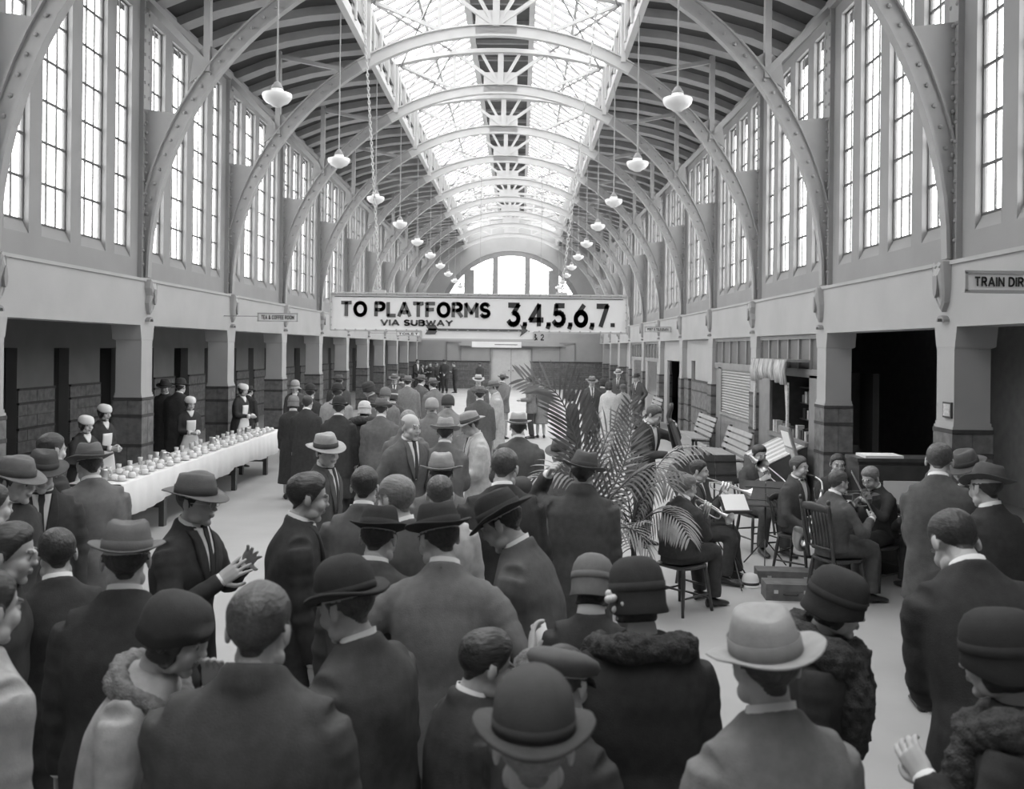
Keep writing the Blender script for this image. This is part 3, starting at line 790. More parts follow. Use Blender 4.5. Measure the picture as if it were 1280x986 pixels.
def flush():
    dg = bpy.context.evaluated_depsgraph_get(); out = []
    for o, post, mats in PEND:
        me = bpy.data.meshes.new_from_object(o.evaluated_get(dg)); out.append((o, post, mats, me))
    for o, post, mats, me in out:
        V, Fq = get_arrays(me); idx = None
        if post:
            V, Fq, idx = post(V, Fq)
        old = o.data; o.modifiers.clear()
        o.data = make_mesh(o.name.split('.')[0], V, Fq, mats, idx, True)
        bpy.data.meshes.remove(me); bpy.data.meshes.remove(old)
    PEND.clear()

# ---- templates: head, hair, hands
def head_mb(female=False):
    mb = MB(); w_ = .95 if female else 1
    mb.ell((0, .016, .034), (.077*w_, .096, .083), 24, 16)
    mb.ell((0, -.030, -.030), (.060*w_, .060, .078), 20, 14)
    mb.ell((0, -.064, -.096), (.027, .022, .018), 12, 8)
    for s in (-1, 1):
        mb.ell((s*.036, -.060, -.028), (.026, .028, .030), 12, 8)
        mb.ell((s*.048, -.022, -.070), (.020, .034, .026), 12, 8)
        mb.ell((s*.080*w_, .012, -.004), (.009, .020, .032), 10, 10)
        mb.ell((s*.030, -.078, .004), (.013, .011, .010), 10, 8)
        mb.ell((s*.030, -.082, .026), (.024, .011, .008), 10, 8)
    mb.ell((0, -.092, .002), (.010, .013, .030), 10, 8)
    mb.ell((0, -.099, -.022), (.014, .015, .012), 10, 8)
    mb.ell((0, -.088, -.052), (.024, .0095, .006), 12, 8); mb.ell((0, -.087, -.062), (.021, .010, .007), 12, 8)
    mb.tube([(0, .012, -.04), (0, .022, -.10), (0, .03, -.17)], [.050*w_, .050*w_, .054*w_], 18)
    return mb
def finger_set(curl, spread, thumb):
    """wrist at origin, fingers along +Y, palm facing -Z, thumb on +X side"""
    mb = MB()
    mb.rings([np.array([(x*sx*w_, y, z*h) for x, z in [(math.cos(t), math.sin(t)) for t in np.arange(10)*2*PI/10]])
              for sx, y, w_, h in ((1, -.03, .028, .021), (1, 0, .029, .020), (1, .03, .038, .017), (1, .07, .042, .015), (1, .095, .040, .012))])
    for i, (x, L) in enumerate(((.030, .072), (.010, .082), (-.011, .076), (-.031, .060))):
        a = R_(spread*(1.5-i)); c = curl*(1+.12*i); p = np.array((x, .088, 0.0)); pts = [p]; ang = R_(c*.6); d0 = np.array((math.sin(a), math.cos(a), 0))
        for L_, k in ((.45*L, 1.0), (.31*L, 1.0), (.24*L, .7)):
            d = d0*math.cos(ang)+np.array((0, 0, -1))*math.sin(ang); p = p+d*L_; pts.append(p); ang += R_(c*k)
        mb.tube(pts, [.0098, .0092, .0085, .0065], 8, res=2)
    t0 = np.array((.028, .018, -.004)); tt = R_(thumb)
    d = nrm((math.cos(tt)*.8, .75, -.35)); t1 = t0+d*.045; d2 = nrm((math.cos(tt)*.35, .9, -.45)); t2 = t1+d2*.034; t3 = t2+nrm((0.05, .9, -.5))*.024
    mb.tube([t0, t1, t2, t3], [.014, .0115, .010, .0075], 8, res=2)
    return mb
TPL = {}
def tpl(key, mb, voxel, sm):
    o = remesh_obj('template', mb, voxel, sm); TPL[key] = o
for lod, vx in ((0, .0052), (1, .0075), (2, .0125)):
    tpl(('head', 0, lod), head_mb(), vx, 2 if lod < 2 else 1); tpl(('head', 1, lod), head_mb(True), vx, 2 if lod < 2 else 1)
for nm, (c, s, t) in {'relax': (24, 3, 35), 'grip': (62, 1, 30), 'flat': (8, 9, 10)}.items():
    for lod, vx in ((0, .0042), (1, .0062)): tpl(('hand', nm, lod), finger_set(c, s, t), vx, 1)
flush()
for k, o in list(TPL.items()):
    TPL[k] = get_arrays(o.data); bpy.data.objects.remove(o)
def smooth01(x, a, b): t = np.clip((x-a)/(b-a), 0, 1); return t*t*(3-2*t)
def hairline(V, style):
    y, z = V[:, 1], V[:, 2]
    if style in ('short', 'wave', 'parted'):
        hl = np.interp(y, [-.10, -.070, -.052, -.036, -.020, -.004, .004, .026, .034, .06, .12], [.064, .060, .050, .022, -.004, -.030, .010, .014, -.030, -.068, -.074])
    elif style == 'bald':
        hl = np.interp(y, [-.10, -.02, .0, .03, .06, .12], [.3, .3, .02, -.03, -.055, -.06])
    elif style == 'bob':
        hl = np.interp(y, [-.10, -.06, -.04, -.02, .12], [.055, .045, -.05, -.085, -.09])
    else:
        hl = np.interp(y, [-.10, -.05, -.02, .12], [.06, .05, -.04, -.075])
    return z-hl
def hair_arrays(female, lod, style):
    V, Fq = TPL[('head', female, lod)]; g = hairline(V, style)
    thick = {'short': .007, 'wave': .011, 'parted': .009, 'bald': .004, 'bob': .020, 'bun': .018}[style]
    N = V-np.array((0, .012, .0)); N /= np.linalg.norm(N, axis=1)[:, None]
    up = smooth01(V[:, 2], .04, .11)
    side_ = 1-.55*(1-smooth01(V[:, 2], .02, .07)) if style in ('short', 'wave', 'parted') else 1.0
    h = thick*side_*smooth01(g, .0, .035)-.003*(g < .008)
    st_ = np.sin(V[:, 0]*170+12*np.sin(V[:, 1]*40)+V[:, 2]*60)*.5+np.sin(V[:, 0]*95-V[:, 1]*70+V[:, 2]*110)*.5
    h = h+(.0010 if lod < 2 else 0)*st_*smooth01(g, .005, .03)
    up = up*smooth01(g, .004, .04)
    if style in ('short', 'parted'): h = h+up*.006*smooth01(-V[:, 1], -.09, .04)
    if style == 'wave': h = h+up*.014*(1+.35*np.sin(V[:, 0]*45+V[:, 1]*25+.8))*smooth01(-V[:, 1], -.06, .06)
    if style == 'parted': h = h+up*.008*np.sign(V[:, 0]-.02)*smooth01(abs(V[:, 0]-.02), 0, .012)
    if style == 'bald': h = h*(1-smooth01(V[:, 2], .05, .07))
    W = V+N*h[:, None]
    if style == 'bald': g = np.where(V[:, 2] > .06, -1, g)
    out = []
    for f in Fq:
        out.append(f[(g[f] > -.004).all(axis=1)])
    used = np.unique(np.concatenate([f.ravel() for f in out])); mp = -np.ones(len(V), int); mp[used] = np.arange(len(used))
    return W[used], [mp[f] for f in out]
HAIRC = {}
# ---- hats, in head coordinates
def hat_rings(prof, n=36, a=.082, b=.102, shape=None):
    an = np.arange(n)*2*PI/n; rr = []
    for i, (dr, z) in enumerate(prof):
        x = np.cos(an)*(a+dr); y = np.sin(an)*(b+dr)+.012; zz = np.full(n, z)
        if shape: x, y, zz = shape(i, dr, x, y, zz, an)
        rr.append(np.stack([x, y, zz], 1))
    return rr
def make_hat(kind):
    mb = MB(); bd = None
    if kind in ('fedora', 'homburg'):
        bw = .064 if kind == 'fedora' else .050
        prof = [(-.006, .036), (bw-.004, .030), (bw, .033), (bw-.004, .037), (.004, .042), (.003, .07), (-.006, .112), (-.014, .140), (-.028, .154), (-.050, .154), (-.070, .148)]
        def shp(i, dr, x, y, z, an):
            fr = smooth01(-y, -.02, .10); sd = np.cos(an)**2
            if 1 <= i <= 3:
                z = z+.022*sd+(.014*smooth01(y, .02, .12) if kind == 'fedora' else .012)-(.016*fr if kind == 'fedora' else -.006*fr)
            if i >= 6:
                x = x*(1-.30*fr*smooth01(z, .09, .14)); z = z-.006*smooth01(y, -.02, .1)
            if i >= 8:
                z = z-.018*np.exp(-(x/.042)**2)
            return x, y, z
        mb.rings(hat_rings(prof, shape=shp))
        bdp = [(.0055, .044), (.0065, .046), (.0055, .080), (.002, .080)]
        bd = MB(); bd.rings(hat_rings(bdp), cap=False)
    elif kind == 'bowler':
        prof = [(-.006, .036), (.040, .030), (.050, .036), (.046, .044), (.004, .042), (.006, .07), (.004, .10), (-.004, .128), (-.020, .150), (-.044, .165), (-.068, .171)]
        def shp(i, dr, x, y, z, an):
            if 1 <= i <= 3: z = z+.026*np.cos(an)**2-.008*np.sin(an)**2
            return x, y, z
        mb.rings(hat_rings(prof, shape=shp)); bd = MB(); bd.rings(hat_rings([(.0055, .046), (.0075, .047), (.008, .070), (.004, .070)]), cap=False)
    elif kind in ('cloche', 'cloche_brim'):
        br = .007 if kind == 'cloche' else .040
        prof = [(.002, -.034), (.007+br, -.040), (.009+br, -.036), (.010, -.018), (.011, .02), (.011, .06), (.004, .095), (-.012, .122), (-.037, .138), (-.066, .143)]
        def shp(i, dr, x, y, z, an):
            fr = -np.sin(an)
            if i <= 4: z = z+.036*smooth01(fr, -.2, 1)+(-.010 if i in (1, 2) else 0)
            return x, y, z
        mb.rings(hat_rings(prof, shape=shp)); bd = MB(); bd.rings(hat_rings([(.0125, .026), (.014, .028), (.0135, .056), (.010, .056)]), cap=False)
    elif kind == 'cap':
        prof = [(-.004, .030), (.004, .034), (.020, .052), (.030, .072), (.020, .090), (-.015, .102), (-.06, .106)]
        def shp(i, dr, x, y, z, an):
            fr = smooth01(-y, -.05, .12); z = z-.022*fr*(i >= 2); y = y-.012*fr*(i >= 2); return x, y, z
        mb.rings(hat_rings(prof, shape=shp))
        pk = []
        for t in np.linspace(0, 1, 5):
            r = []
            for q in np.linspace(-1, 1, 9):
                r.append((q*.072, -.078-.052*t*math.sqrt(max(0, 1-q*q*.85)), .036-.022*t-.012*q*q))
            pk.append(np.array(r+[(x, y, z-.006) for x, y, z in reversed(r)]))
        mb.rings(pk)
    elif kind == 'skullcap':
        prof = [(.002, -.02), (.009, -.022), (.012, .02), (.010, .06), (.002, .092), (-.016, .118), (-.042, .133), (-.068, .138)]
        mb.rings(hat_rings(prof, shape=lambda i, dr, x, y, z, an: (x, y, z+(.045*smooth01(-np.sin(an), -.3, 1) if i < 3 else 0))))
    elif kind == 'cap_band':
        prof = [(.002, .022), (.012, .022), (.016, .045), (.013, .078), (.000, .108), (-.024, .124), (-.052, .131), (-.070, .133)]
        def shp(i, dr, x, y, z, an):
            return x, y, z+(.03*smooth01(np.sin(an), -.6, .6) if i < 2 else 0)
        mb.rings(hat_rings(prof, shape=shp))
    V, Fc = mb.arrays(); b = bd.arrays() if bd else None
    return (V, Fc), b
HATS = {k: make_hat(k) for k in ('fedora', 'homburg', 'bowler', 'cloche', 'cloche_brim', 'cap', 'skullcap', 'cap_band')}
HATTOP = {'fedora': .150, 'homburg': .150, 'bowler': .171, 'cloche': .143, 'cloche_brim': .143, 'cap': .106, 'skullcap': .138, 'cap_band': .125, None: .123}

def ik(S, W, l1, l2, pole):
    S = np.asarray(S, float); d = np.asarray(W, float)-S; L = np.linalg.norm(d); n = d/L; L = min(L, (l1+l2)*.998); L = max(L, abs(l1-l2)*1.05)
    a = (l1*l1-l2*l2+L*L)/(2*L); h = math.sqrt(max(l1*l1-a*a, 0)); p = np.asarray(pole, float); p = nrm(p-np.dot(p, n)*n)
    return S+n*a+p*h, S+n*L
def rx_(a): c, s = math.cos(a), math.sin(a); return np.array([[1, 0, 0], [0, c, -s], [0, s, c]])
def ry_(a): c, s = math.cos(a), math.sin(a); return np.array([[c, 0, s], [0, 1, 0], [-s, 0, c]])
def rz_(a): c, s = math.cos(a), math.sin(a); return np.array([[c, -s, 0], [s, c, 0], [0, 0, 1]])

MALE = [(-.23, .205, .135), (-.12, .200, .136), (0, .190, .130), (.10, .178, .120), (.22, .192, .128), (.33, .203, .128), (.405, .202, .115), (.455, .180, .10), (.49, .140, .086), (.52, .095, .074), (.548, .070, .066)]
FEM = [(-.23, .205, .145), (-.12, .195, .142), (0, .180, .130), (.10, .152, .110), (.22, .165, .122), (.33, .178, .125), (.405, .176, .110), (.455, .155, .095), (.49, .12, .082), (.52, .082, .070), (.548, .060, .060)]
ARMS = {'down': (.05, .06, -.53), 'bent': (-.10, .27, -.30), 'hip': (.04, .05, -.40), 'pocket': (.02, .07, -.45), 'behind': (-.13, -.16, -.44),
        'front_low': (-.14, .20, -.42), 'fold': (-.22, .20, -.20), 'hold': (-.10, .30, -.16), 'chin': (-.12, .20, .02), 'lap': (-.06, .34, -.40)}
NP = [0]
def person(label, u, vtop, Y, face, hat=None, hatv=.1, bandv=.03, suit=.06, kind='jacket', fem=False, hair='short', hairm='hairdk',
           lean=4, pitch=6, turn=0, tilt=0, arms=('down', 'down'), hands=('relax', 'relax'), collar=True, shirt=False, tie=None, lapel=False, sit=False,
           fur=None, furm='fur', wide=1.0, trou=None, apron=False, h=None, legs=None, hat_tilt=(0, 0, 0), group=None, skin='skin', cat='person', headscale=1.0, stride=0, glasses=False,
           armpole=(None, None), bow=False, foot_z=0.0, dz=0.0, cuff=True, furcuff=0):
    NP[0] += 1; rs = np.random.default_rng(NP[0]*13+5)
    lod = 0 if Y < 6.6 else (1 if Y < 14 else 2)
    top = P(u, vtop, Y)
    th = R_(lean); T = FEM if fem else MALE; sw = (.175 if not fem else .158)*wide
    hipz = .92 if not sit else .52
    Hp = np.array((0, 0, hipz))
    def spine(t, x=0.0, y=0.0):
        """torso frame -> local; t along the spine from the hip, y forward"""
        if t <= 0: return Hp+np.array((x, -y, t))
        upv = np.array((0, -math.sin(th), math.cos(th))); fw = np.array((0, -math.cos(th), -math.sin(th)))
        k = smooth01(np.array([t]), 0, .12)[0]; fw = nrm(fw*k+np.array((0, -1, 0))*(1-k))
        return Hp+upv*t+fw*y+np.array((x, 0, 0))
    # head frame
    RH = rz_(R_(turn)) @ ry_(R_(tilt)) @ rx_(th*.55+R_(pitch))
    neck = spine(.555, 0, .01)
    hc = neck+RH @ np.array((0, -.020, .104))
    ht = HATTOP[hat]*headscale; tp = hc+RH @ np.array((0, .0, ht))
    if hat: tp = hc+np.array((0, 0, ht))
    s = (top[2]-foot_z+dz)/tp[2]
    if h: s = h/1.72
    fa = R_(face); RF = rz_(fa)
    loc = np.array((top[0], top[1], 0))-s*(RF @ np.array((tp[0], tp[1], 0))); loc[2] = foot_z
    root = empty('person', loc, fa); root.scale = (s, s, s)
    tag(root, label, cat, group)
    # ---- limbs
    S = {}; E = {}; W = {}
    for i, sd in enumerate((1, -1)):
        S[sd] = spine(.43, sd*sw, -.005)
        a = arms[i]; a = ARMS[a] if isinstance(a, str) else a
        tgt = S[sd]+np.array((sd*a[0], -a[1], a[2]))
        pole = armpole[i] or ((sd*.9, .35, -.2) if arms[i] in ('hip', 'pocket') else (sd*.45, .6, -.5))
        E[sd], W[sd] = ik(S[sd], tgt, .285, .255, pole)
    if sit:
        K = {sd: np.array((sd*.12, -.42, .53)) for sd in (1, -1)}; A = {sd: np.array((sd*.13, -.44-.05*sd, .09)) for sd in (1, -1)}
        if legs == 'cross': K[-1] = np.array((-.02, -.45, .62)); A[-1] = np.array((.16, -.60, .30))
        if legs == 'out': A = {sd: np.array((sd*.13, -.62, .09)) for sd in (1, -1)}
    else:
        K = {sd: np.array((sd*.085, -.03-sd*stride*.5, .49)) for sd in (1, -1)}; A = {sd: np.array((sd*.095, .02-sd*stride, .08)) for sd in (1, -1)}
    HJ = {sd: Hp+np.array((sd*.088, 0, -.02 if not sit else .0)) for sd in (1, -1)}
    # ---- body: one surface under the clothes
    core = MB(); nr = 14; an = np.arange(nr)*2*PI/nr
    def ring(t, a, b, e=2.4, n=nr, off=0.0, jit=0.0):
        q = np.arange(n)*2*PI/n; c, s_ = np.cos(q), np.sin(q)
        x = np.sign(c)*abs(c)**(2/e)*a; y = np.sign(s_)*abs(s_)**(2/e)*b
        return np.array([spine(t, xx, yy+off) for xx, yy in zip(x, y)])
    core.rings([ring(t, a*(.86 if t < .38 else .74)*wide, b*.80, 2, nr) for t, a, b in T if (-.13 if not sit else -.01) < t < .47]+[ring(.53, .058, .056, 2, nr), ring(.58, .052, .054, 2, nr)])
    core.tube([spine(.48), spine(.56, 0, .004), hc+RH @ np.array((0, .02, -.06))], [.058, .051, .048], 12)
    for sd in (1, -1):
        core.tube([S[sd]-np.array((sd*.07, 0, .03)), S[sd]-np.array((sd*.02, 0, .025)), E[sd], W[sd]], [.04, .036, .034, .030], 10, res=3)
        core.tube([HJ[sd], K[sd], (K[sd]*.4+A[sd]*.6)+np.array((0, .015, 0)), A[sd]], [.078, .055, .052, .036], 10, res=3)
    head = TPL[('head', int(fem), lod)]; hd = (head[0]*headscale) @ RH.T+hc
    extra = [(hd, head[1], head[0])]
    if lod < 2:
        for i, sd in enumerate((1, -1)):
            hv, hf = TPL[('hand', hands[i], lod)]; hv = hv.copy()
            d = nrm(W[sd]-E[sd]); pn = np.array((-sd*1.0, .15, -.25)); pn = nrm(pn-np.dot(pn, d)*d); xx = np.cross(d, -pn)
            # template thumb on +X; keep the thumb forward/up
            fwdv = np.array((0, -.8, .6)); flip = 1 if np.dot(xx, fwdv) > 0 else -1
            hv[:, 0] *= flip
            B = np.array([xx, d, -pn]); hv = hv @ B + W[sd]-d*.005
            if flip * np.linalg.det(B) < 0: hf = [f[:, ::-1] for f in hf]
            extra.append((hv, hf, None))
    else:
        for sd in (1, -1):
            d = nrm(W[sd]-E[sd]); core.tube([W[sd]-d*.02, W[sd]+d*.05, W[sd]+d*.15], [.028, .042, .022], 8, flat=(.6, 1))
    def body_post(V, Fq, extra=extra):
        Vs, Fs, n = [V], list(Fq), len(V); idx = [np.zeros(len(f), int) for f in Fq]
        for ev, ef, src in extra:
            Vs.append(ev)
            for f in ef:
                m_ = np.zeros(len(f), int)
                if src is not None:
                    c = src[f].mean(axis=1); ax = abs(c[:, 0])
                    m_[(ax > .012) & (ax < .052) & (abs(c[:, 2]-.0295) < (.0050 if lod == 0 else .0042)) & (c[:, 1] < -.07)] = 1
                    m_[((ax-.030)**2+(c[:, 2]-.003)**2 < (.0075 if lod == 0 else .0060)**2) & (c[:, 1] < -.078)] = 1
                    m_[(ax < .024) & (c[:, 2] > -.067) & (c[:, 2] < -.049) & (c[:, 1] < -.084)] = 2
                Fs.append(f+n); idx.append(m_)
            n += len(ev)
        # faces must be grouped by side count for the builder
        order = np.argsort([f.shape[1] for f in Fs], kind='stable'); Fs = [Fs[i] for i in order]; idx = [idx[i] for i in order]
        return np.concatenate(Vs), Fs, np.concatenate(idx)
    bodyo = remesh_obj('body', core, .022 if lod < 2 else .026, 1, body_post, root, (M[skin], M['brow'], M['lip']))
    # ---- outer garment
    g = MB(); n = 22 if lod < 2 else 16
    hem = {'jacket': -.23, 'coat': -.52, 'short': -.10, 'dress': -.50, 'long': -.66}[kind]
    if sit: hem = -.06
    rr = []
    lows = []
    if hem < -.23:
        t = hem
        while t < -.24: lows.append(t); t += .09
    else: lows = []
    for t in lows:
        f = (-.23-t)/.3; rr.append(ring(t, (T[0][1]+.022*f)*wide, T[0][2]+.030*f, 2.3, n))
    off = .008
    for t, a, b in T:
        if t < hem-.001 and not lows: continue
        if sit and t < 0: t = max(t, -.06)
        rr.append(ring(t, (a+off)*wide, b+off, 2.5 if t < .42 else 2.2, n))
    g.rings(rr)
    # shoulder yoke ties the sleeves to the torso
    g.tube([S[1]+np.array((.0, 0, .004)), spine(.452), S[-1]+np.array((.0, 0, .004))], [.062*wide**.5, .075, .062*wide**.5], 12, res=3)
    for sd in (1, -1):
        mid = (S[sd]+E[sd])/2; d1 = nrm(E[sd]-S[sd])
        pts, rad = spline(np.array([S[sd]-np.array((sd*.012, 0, 0))*1.0, S[sd]+d1*.06, mid, E[sd], (E[sd]+W[sd])/2, W[sd]+nrm(W[sd]-E[sd])*.0]),
                          np.array([.070, .068, .060, .054, .050, .043])*(1 if not fem else .9)*(1.08 if kind in ('coat', 'long') else 1), 4)
        if lod < 2:
            bend = np.exp(-((np.arange(len(pts))-12)/4.0)**2)
            rad = rad*(1+((.035+.085*bend) if suit < .25 else (.02+.05*bend))*np.sin(np.arange(len(pts))*2.4+rs.uniform(0, 6)))
        g.tube(pts, rad, 12)
    if kind in ('coat', 'long', 'jacket') and not fem:
        cr = []      # turned-down coat collar round the neck
        for t, r1, r2, o_ in (((.50, .088, .080, 0), (.52, .094, .086, .0), (.548, .080, .076, .0), (.556, .072, .068, 0)) if kind == 'jacket' or collar else ((.49, .095, .086, 0), (.52, .104, .096, .0), (.565, .088, .084, .0), (.582, .074, .072, 0))):
            q = np.arange(16)*2*PI/16
            cr.append(np.array([spine(t+.022*(-math.sin(z))-(.012 if math.sin(z) > .4 else 0), math.cos(z)*r1, math.sin(z)*r2+.005) for z in q]))
        g.rings(cr)
    ph = rs.uniform(0, 6, 8); dirs = rs.normal(size=(8, 3)); fr_ = rs.uniform(10, 42, 8)
    amp = (.0055 if lod < 2 else .0025)
    def cloth_post(V, Fq, ph=ph, dirs=dirs, fr_=fr_, amp=amp):
        c = V.mean(axis=0); N = V-np.array((0, 0, 0)); N = N.copy(); N[:, 2] = 0; N /= np.linalg.norm(N, axis=1)[:, None]+1e-6
        d = np.zeros(len(V))
        for i in range(8): d += np.sin(V @ (dirs[i]/np.linalg.norm(dirs[i])*fr_[i])+ph[i])*(18/fr_[i])**.6
        return V+N*(d*amp*.6)[:, None], Fq, None
    nm = {'jacket': 'jacket', 'coat': 'overcoat', 'short': 'jacket', 'dress': 'dress', 'long': 'overcoat'}[kind]
    vox = {0: .0125, 1: .016, 2: .022}[lod]
    remesh_obj(nm, g, vox, 3 if lod < 2 else 1, cloth_post, root, (cloth(suit),))
    # ---- trousers or stockings, shoes
    if not fem:
        t_ = MB(); tv = suit if trou is None else trou
        t_.rings([ring(-.10 if not sit else -.06, .16, .115, 2.3, 14), ring(0, .165, .118, 2.3, 14), ring(.06, .165, .112, 2.3, 14)])
        for sd in (1, -1):
            t_.tube([HJ[sd]+np.array((0, 0, .02)), HJ[sd]*.5+K[sd]*.5, K[sd], K[sd]*.5+A[sd]*.5, A[sd]+np.array((0, 0, .01))], [.095, .092, .080, .072, .070], 12, res=3)
        remesh_obj('trousers', t_, .018 if lod < 2 else .024, 2, cloth_post, root, (cloth(tv),))
    elif sit:
        t_ = MB(); t_.tube([Hp+np.array((0, .05, 0)), Hp+np.array((0, -.2, .01)), (K[1]+K[-1])/2, (K[1]+K[-1])/2+np.array((0, -.02, -.2))], [.19, .18, .15, .14], 16, res=3, flat=(1, .62))
        remesh_obj('skirt', t_, .02, 2, cloth_post, root, (cloth(suit),))
    for sd in (1, -1):
        a = A[sd]; mb = MB(); fwd = nrm(np.array((sd*.18, -1, 0))); sdv = np.array((-fwd[1], fwd[0], 0))
        pr = [(-.075, .030, .0, .075), (-.06, .036, 0, .10), (0, .040, 0, .095), (.07, .043, 0, .062), (.14, .045, 0, .045), (.175, .034, 0, .034), (.188, .014, 0, .020)]
        rr = []; z0 = a[2]-.08
        for d, w_, zl, zh in pr:
            c = np.array((a[0], a[1], z0))+fwd*d
            rr.append(np.array([c+sdv*(w_*math.cos(q))+np.array((0, 0, max(0, (zh*.5+zh*.5*math.sin(q))))) for q in np.arange(10)*2*PI/10]))
        mb.rings(rr); mb.build('shoe', M['leather'], root, True)
    # ---- neckwear
    if collar and not (fem and fur):
        cr = []
        for t, r1, r2 in ((.520, .068, .064), (.525, .0690, .066), (.572, .0610, .061), (.570, .0575, .057)):
            q = np.arange(20)*2*PI/20
            cr.append(np.array([spine(t-.020*math.sin(z), math.cos(z)*r1, math.sin(z)*r2+.010) for z in q]))
        MB().rings(cr, cap=False).build('collar', M['linen'], root, True)
    def front(x, t, o_):
        tt = np.array([q[0] for q in T]); a = np.interp(t, tt, [q[1] for q in T])*wide+off; b = np.interp(t, tt, [q[2] for q in T])+off
        return spine(t, x, b*max(0, 1-abs(x/a)**2.4)**(1/2.4)+o_)
    def patch(name, cols, m, o_=.006, th_=.006):
        """cols: list of (t, x0, x1) rows from top to bottom"""
        mb = MB(); k = 7; rr = []
        for t, x0, x1 in cols:
            xx = np.linspace(x0, x1, k)
            f_ = [front(x, t, o_) for x in xx]; b_ = [front(x, t, o_-th_-.012) for x in xx[::-1]]
            rr.append(np.array(f_+b_))
        mb.rings(rr); return mb.build(name, m, root, True)
    if shirt:
        bt = .20 if not bow else .14
        patch('shirt_front', [(t, -w_, w_) for t, w_ in zip(np.linspace(.535, bt, 9), np.linspace(.055, .006, 9))], M['linen'], .007)
        if tie is not None:
            patch('tie', [(t, -w_, w_) for t, w_ in zip(np.linspace(.545, bt+.01, 9), [.016, .02, .013, .014, .016, .018, .019, .018, .012])], cloth(tie), .013)
        if bow:
            mb = MB(); c = front(0, .535, .018)
            for s2 in (-1, 1): mb.tube([c, c+np.array((s2*.028, 0, .004)), c+np.array((s2*.052, 0, .0))], [.006, .014, .018], 8, flat=(1, .5))
            mb.build('bow_tie', cloth(.02), root, True)
    if lapel or (shirt and lod < 2):
        for sd in (1, -1):
            rows = []
            for q in np.linspace(0, 1, 9):
                t = .53-q*.34; xi = sd*(.056*(1-q)+.004); wv = .012+.055*math.sin(min(1, q*1.35+.18)*PI*.5)*(1-max(0, q-.45)/.55)
                rows.append((t, xi, xi+sd*wv) if sd > 0 else (t, xi+sd*wv, xi))
            patch('lapel', rows, cloth(suit), .012, .006)
    if apron:
        patch('apron_bib', [(t, -.085, .085) for t in np.linspace(.36, .08, 7)], M['linen'], .010)
        mb = MB(); rr = []
        for t in np.linspace(.09, -.36, 8):
            wv = .12+.06*min(1, (.09-t)/.2); xx = np.linspace(-wv, wv, 9)
            a = np.interp(t, [-.5, -.23, 0, .1], [.235, .213, .188, .16])+.01; b = np.interp(t, [-.5, -.23, 0, .1], [.185, .153, .138, .118])+.010
            f_ = [spine(t, x, b*max(0, 1-abs(x/a)**2.4)**(1/2.4)+.016) for x in xx]
            rr.append(np.array(f_+[p+np.array((0, .02, 0)) for p in f_[::-1]]))
        mb.rings(rr).build('apron_skirt', M['linen'], root, True)
        patch('dress_collar', [(t, -w_, w_) for t, w_ in zip(np.linspace(.535, .42, 5), np.linspace(.07, .012, 5))], M['linen'], .008)
        for sd in (1, -1):
            d = nrm(W[sd]-E[sd]); MB().tube([W[sd]-d*.05, W[sd]+d*.004], [.048, .046], 14).build('cuff', M['linen'], root, True)
    elif cuff and lod < 2:
        for sd in (1, -1):
            d = nrm(W[sd]-E[sd]); MB().tube([W[sd]-d*.03, W[sd]+d*.012], [.036, .035], 12).build('cuff', M['linen'], root, True)
    if fur:
        mb = MB(); rr = []
        q = np.arange(28)*2*PI/28
        pts = [spine(.50-.05*math.sin(z)*(1 if math.sin(z) > 0 else .35), math.cos(z)*.125*wide, math.sin(z)*.105+.0) for z in q]
        mb.tube(pts, fur*(1+.15*np.sin(q*5+1)), 14, closed=True)
        if furm == 'fur_dk' or fur > .07:
            mb.tube([pts[5], front(.09, .32, .02), front(.05, .12, .03)], [fur*.9, fur*.95, fur*.7], 12, res=4)
            mb.tube([pts[9], front(-.09, .32, .02), front(-.05, .12, .03)], [fur*.9, fur*.95, fur*.7], 12, res=4)
        def fur_post(V, Fq, rs=rs):
            d = sum(np.sin(V @ (rs.normal(size=3)*90)+i) for i in range(6)); N = V-V.mean(axis=0); N /= np.linalg.norm(N, axis=1)[:, None]
            return V+N*(d*.0022)[:, None]+rs.normal(size=V.shape)*.0012, Fq, None
        remesh_obj('fur_collar', mb, .010, 1, fur_post, root, (M[furm],))
    if furcuff:
        sd = furcuff; mb = MB(); d = W[sd]-E[sd]
        mb.tube([E[sd]+d*.05, E[sd]+d*.45, W[sd]-d*.02], [.062, .078, .070], 14, res=4)
        def fc_post(V, Fq, rs=rs):
            d_ = sum(np.sin(V @ (rs.normal(size=3)*90)+i) for i in range(6)); N = V-V.mean(axis=0); N /= np.linalg.norm(N, axis=1)[:, None]
            return V+N*(d_*.0026)[:, None], Fq, None
        remesh_obj('fur_cuff', mb, .010, 1, fc_post, root, (M['fur'],))
    # ---- hair and hat
    if hair:
        key = (int(fem), lod, hair)
        if key not in HAIRC: HAIRC[key] = hair_arrays(*key)
        hv, hf = HAIRC[key]; hv = hv*headscale
        if hat:      # flatten the hair under the hat
            hv = hv.copy(); k = hv[:, 2] > (-.045 if hat in ('cloche', 'cloche_brim', 'skullcap') else .03); hv[k] = np.array((0, .012, .03))+(hv[k]-np.array((0, .012, .03)))*(.86 if fem else .93)
        link('hair', make_mesh('hair', hv @ RH.T+hc, hf, [M[hairm]], None, True), root)
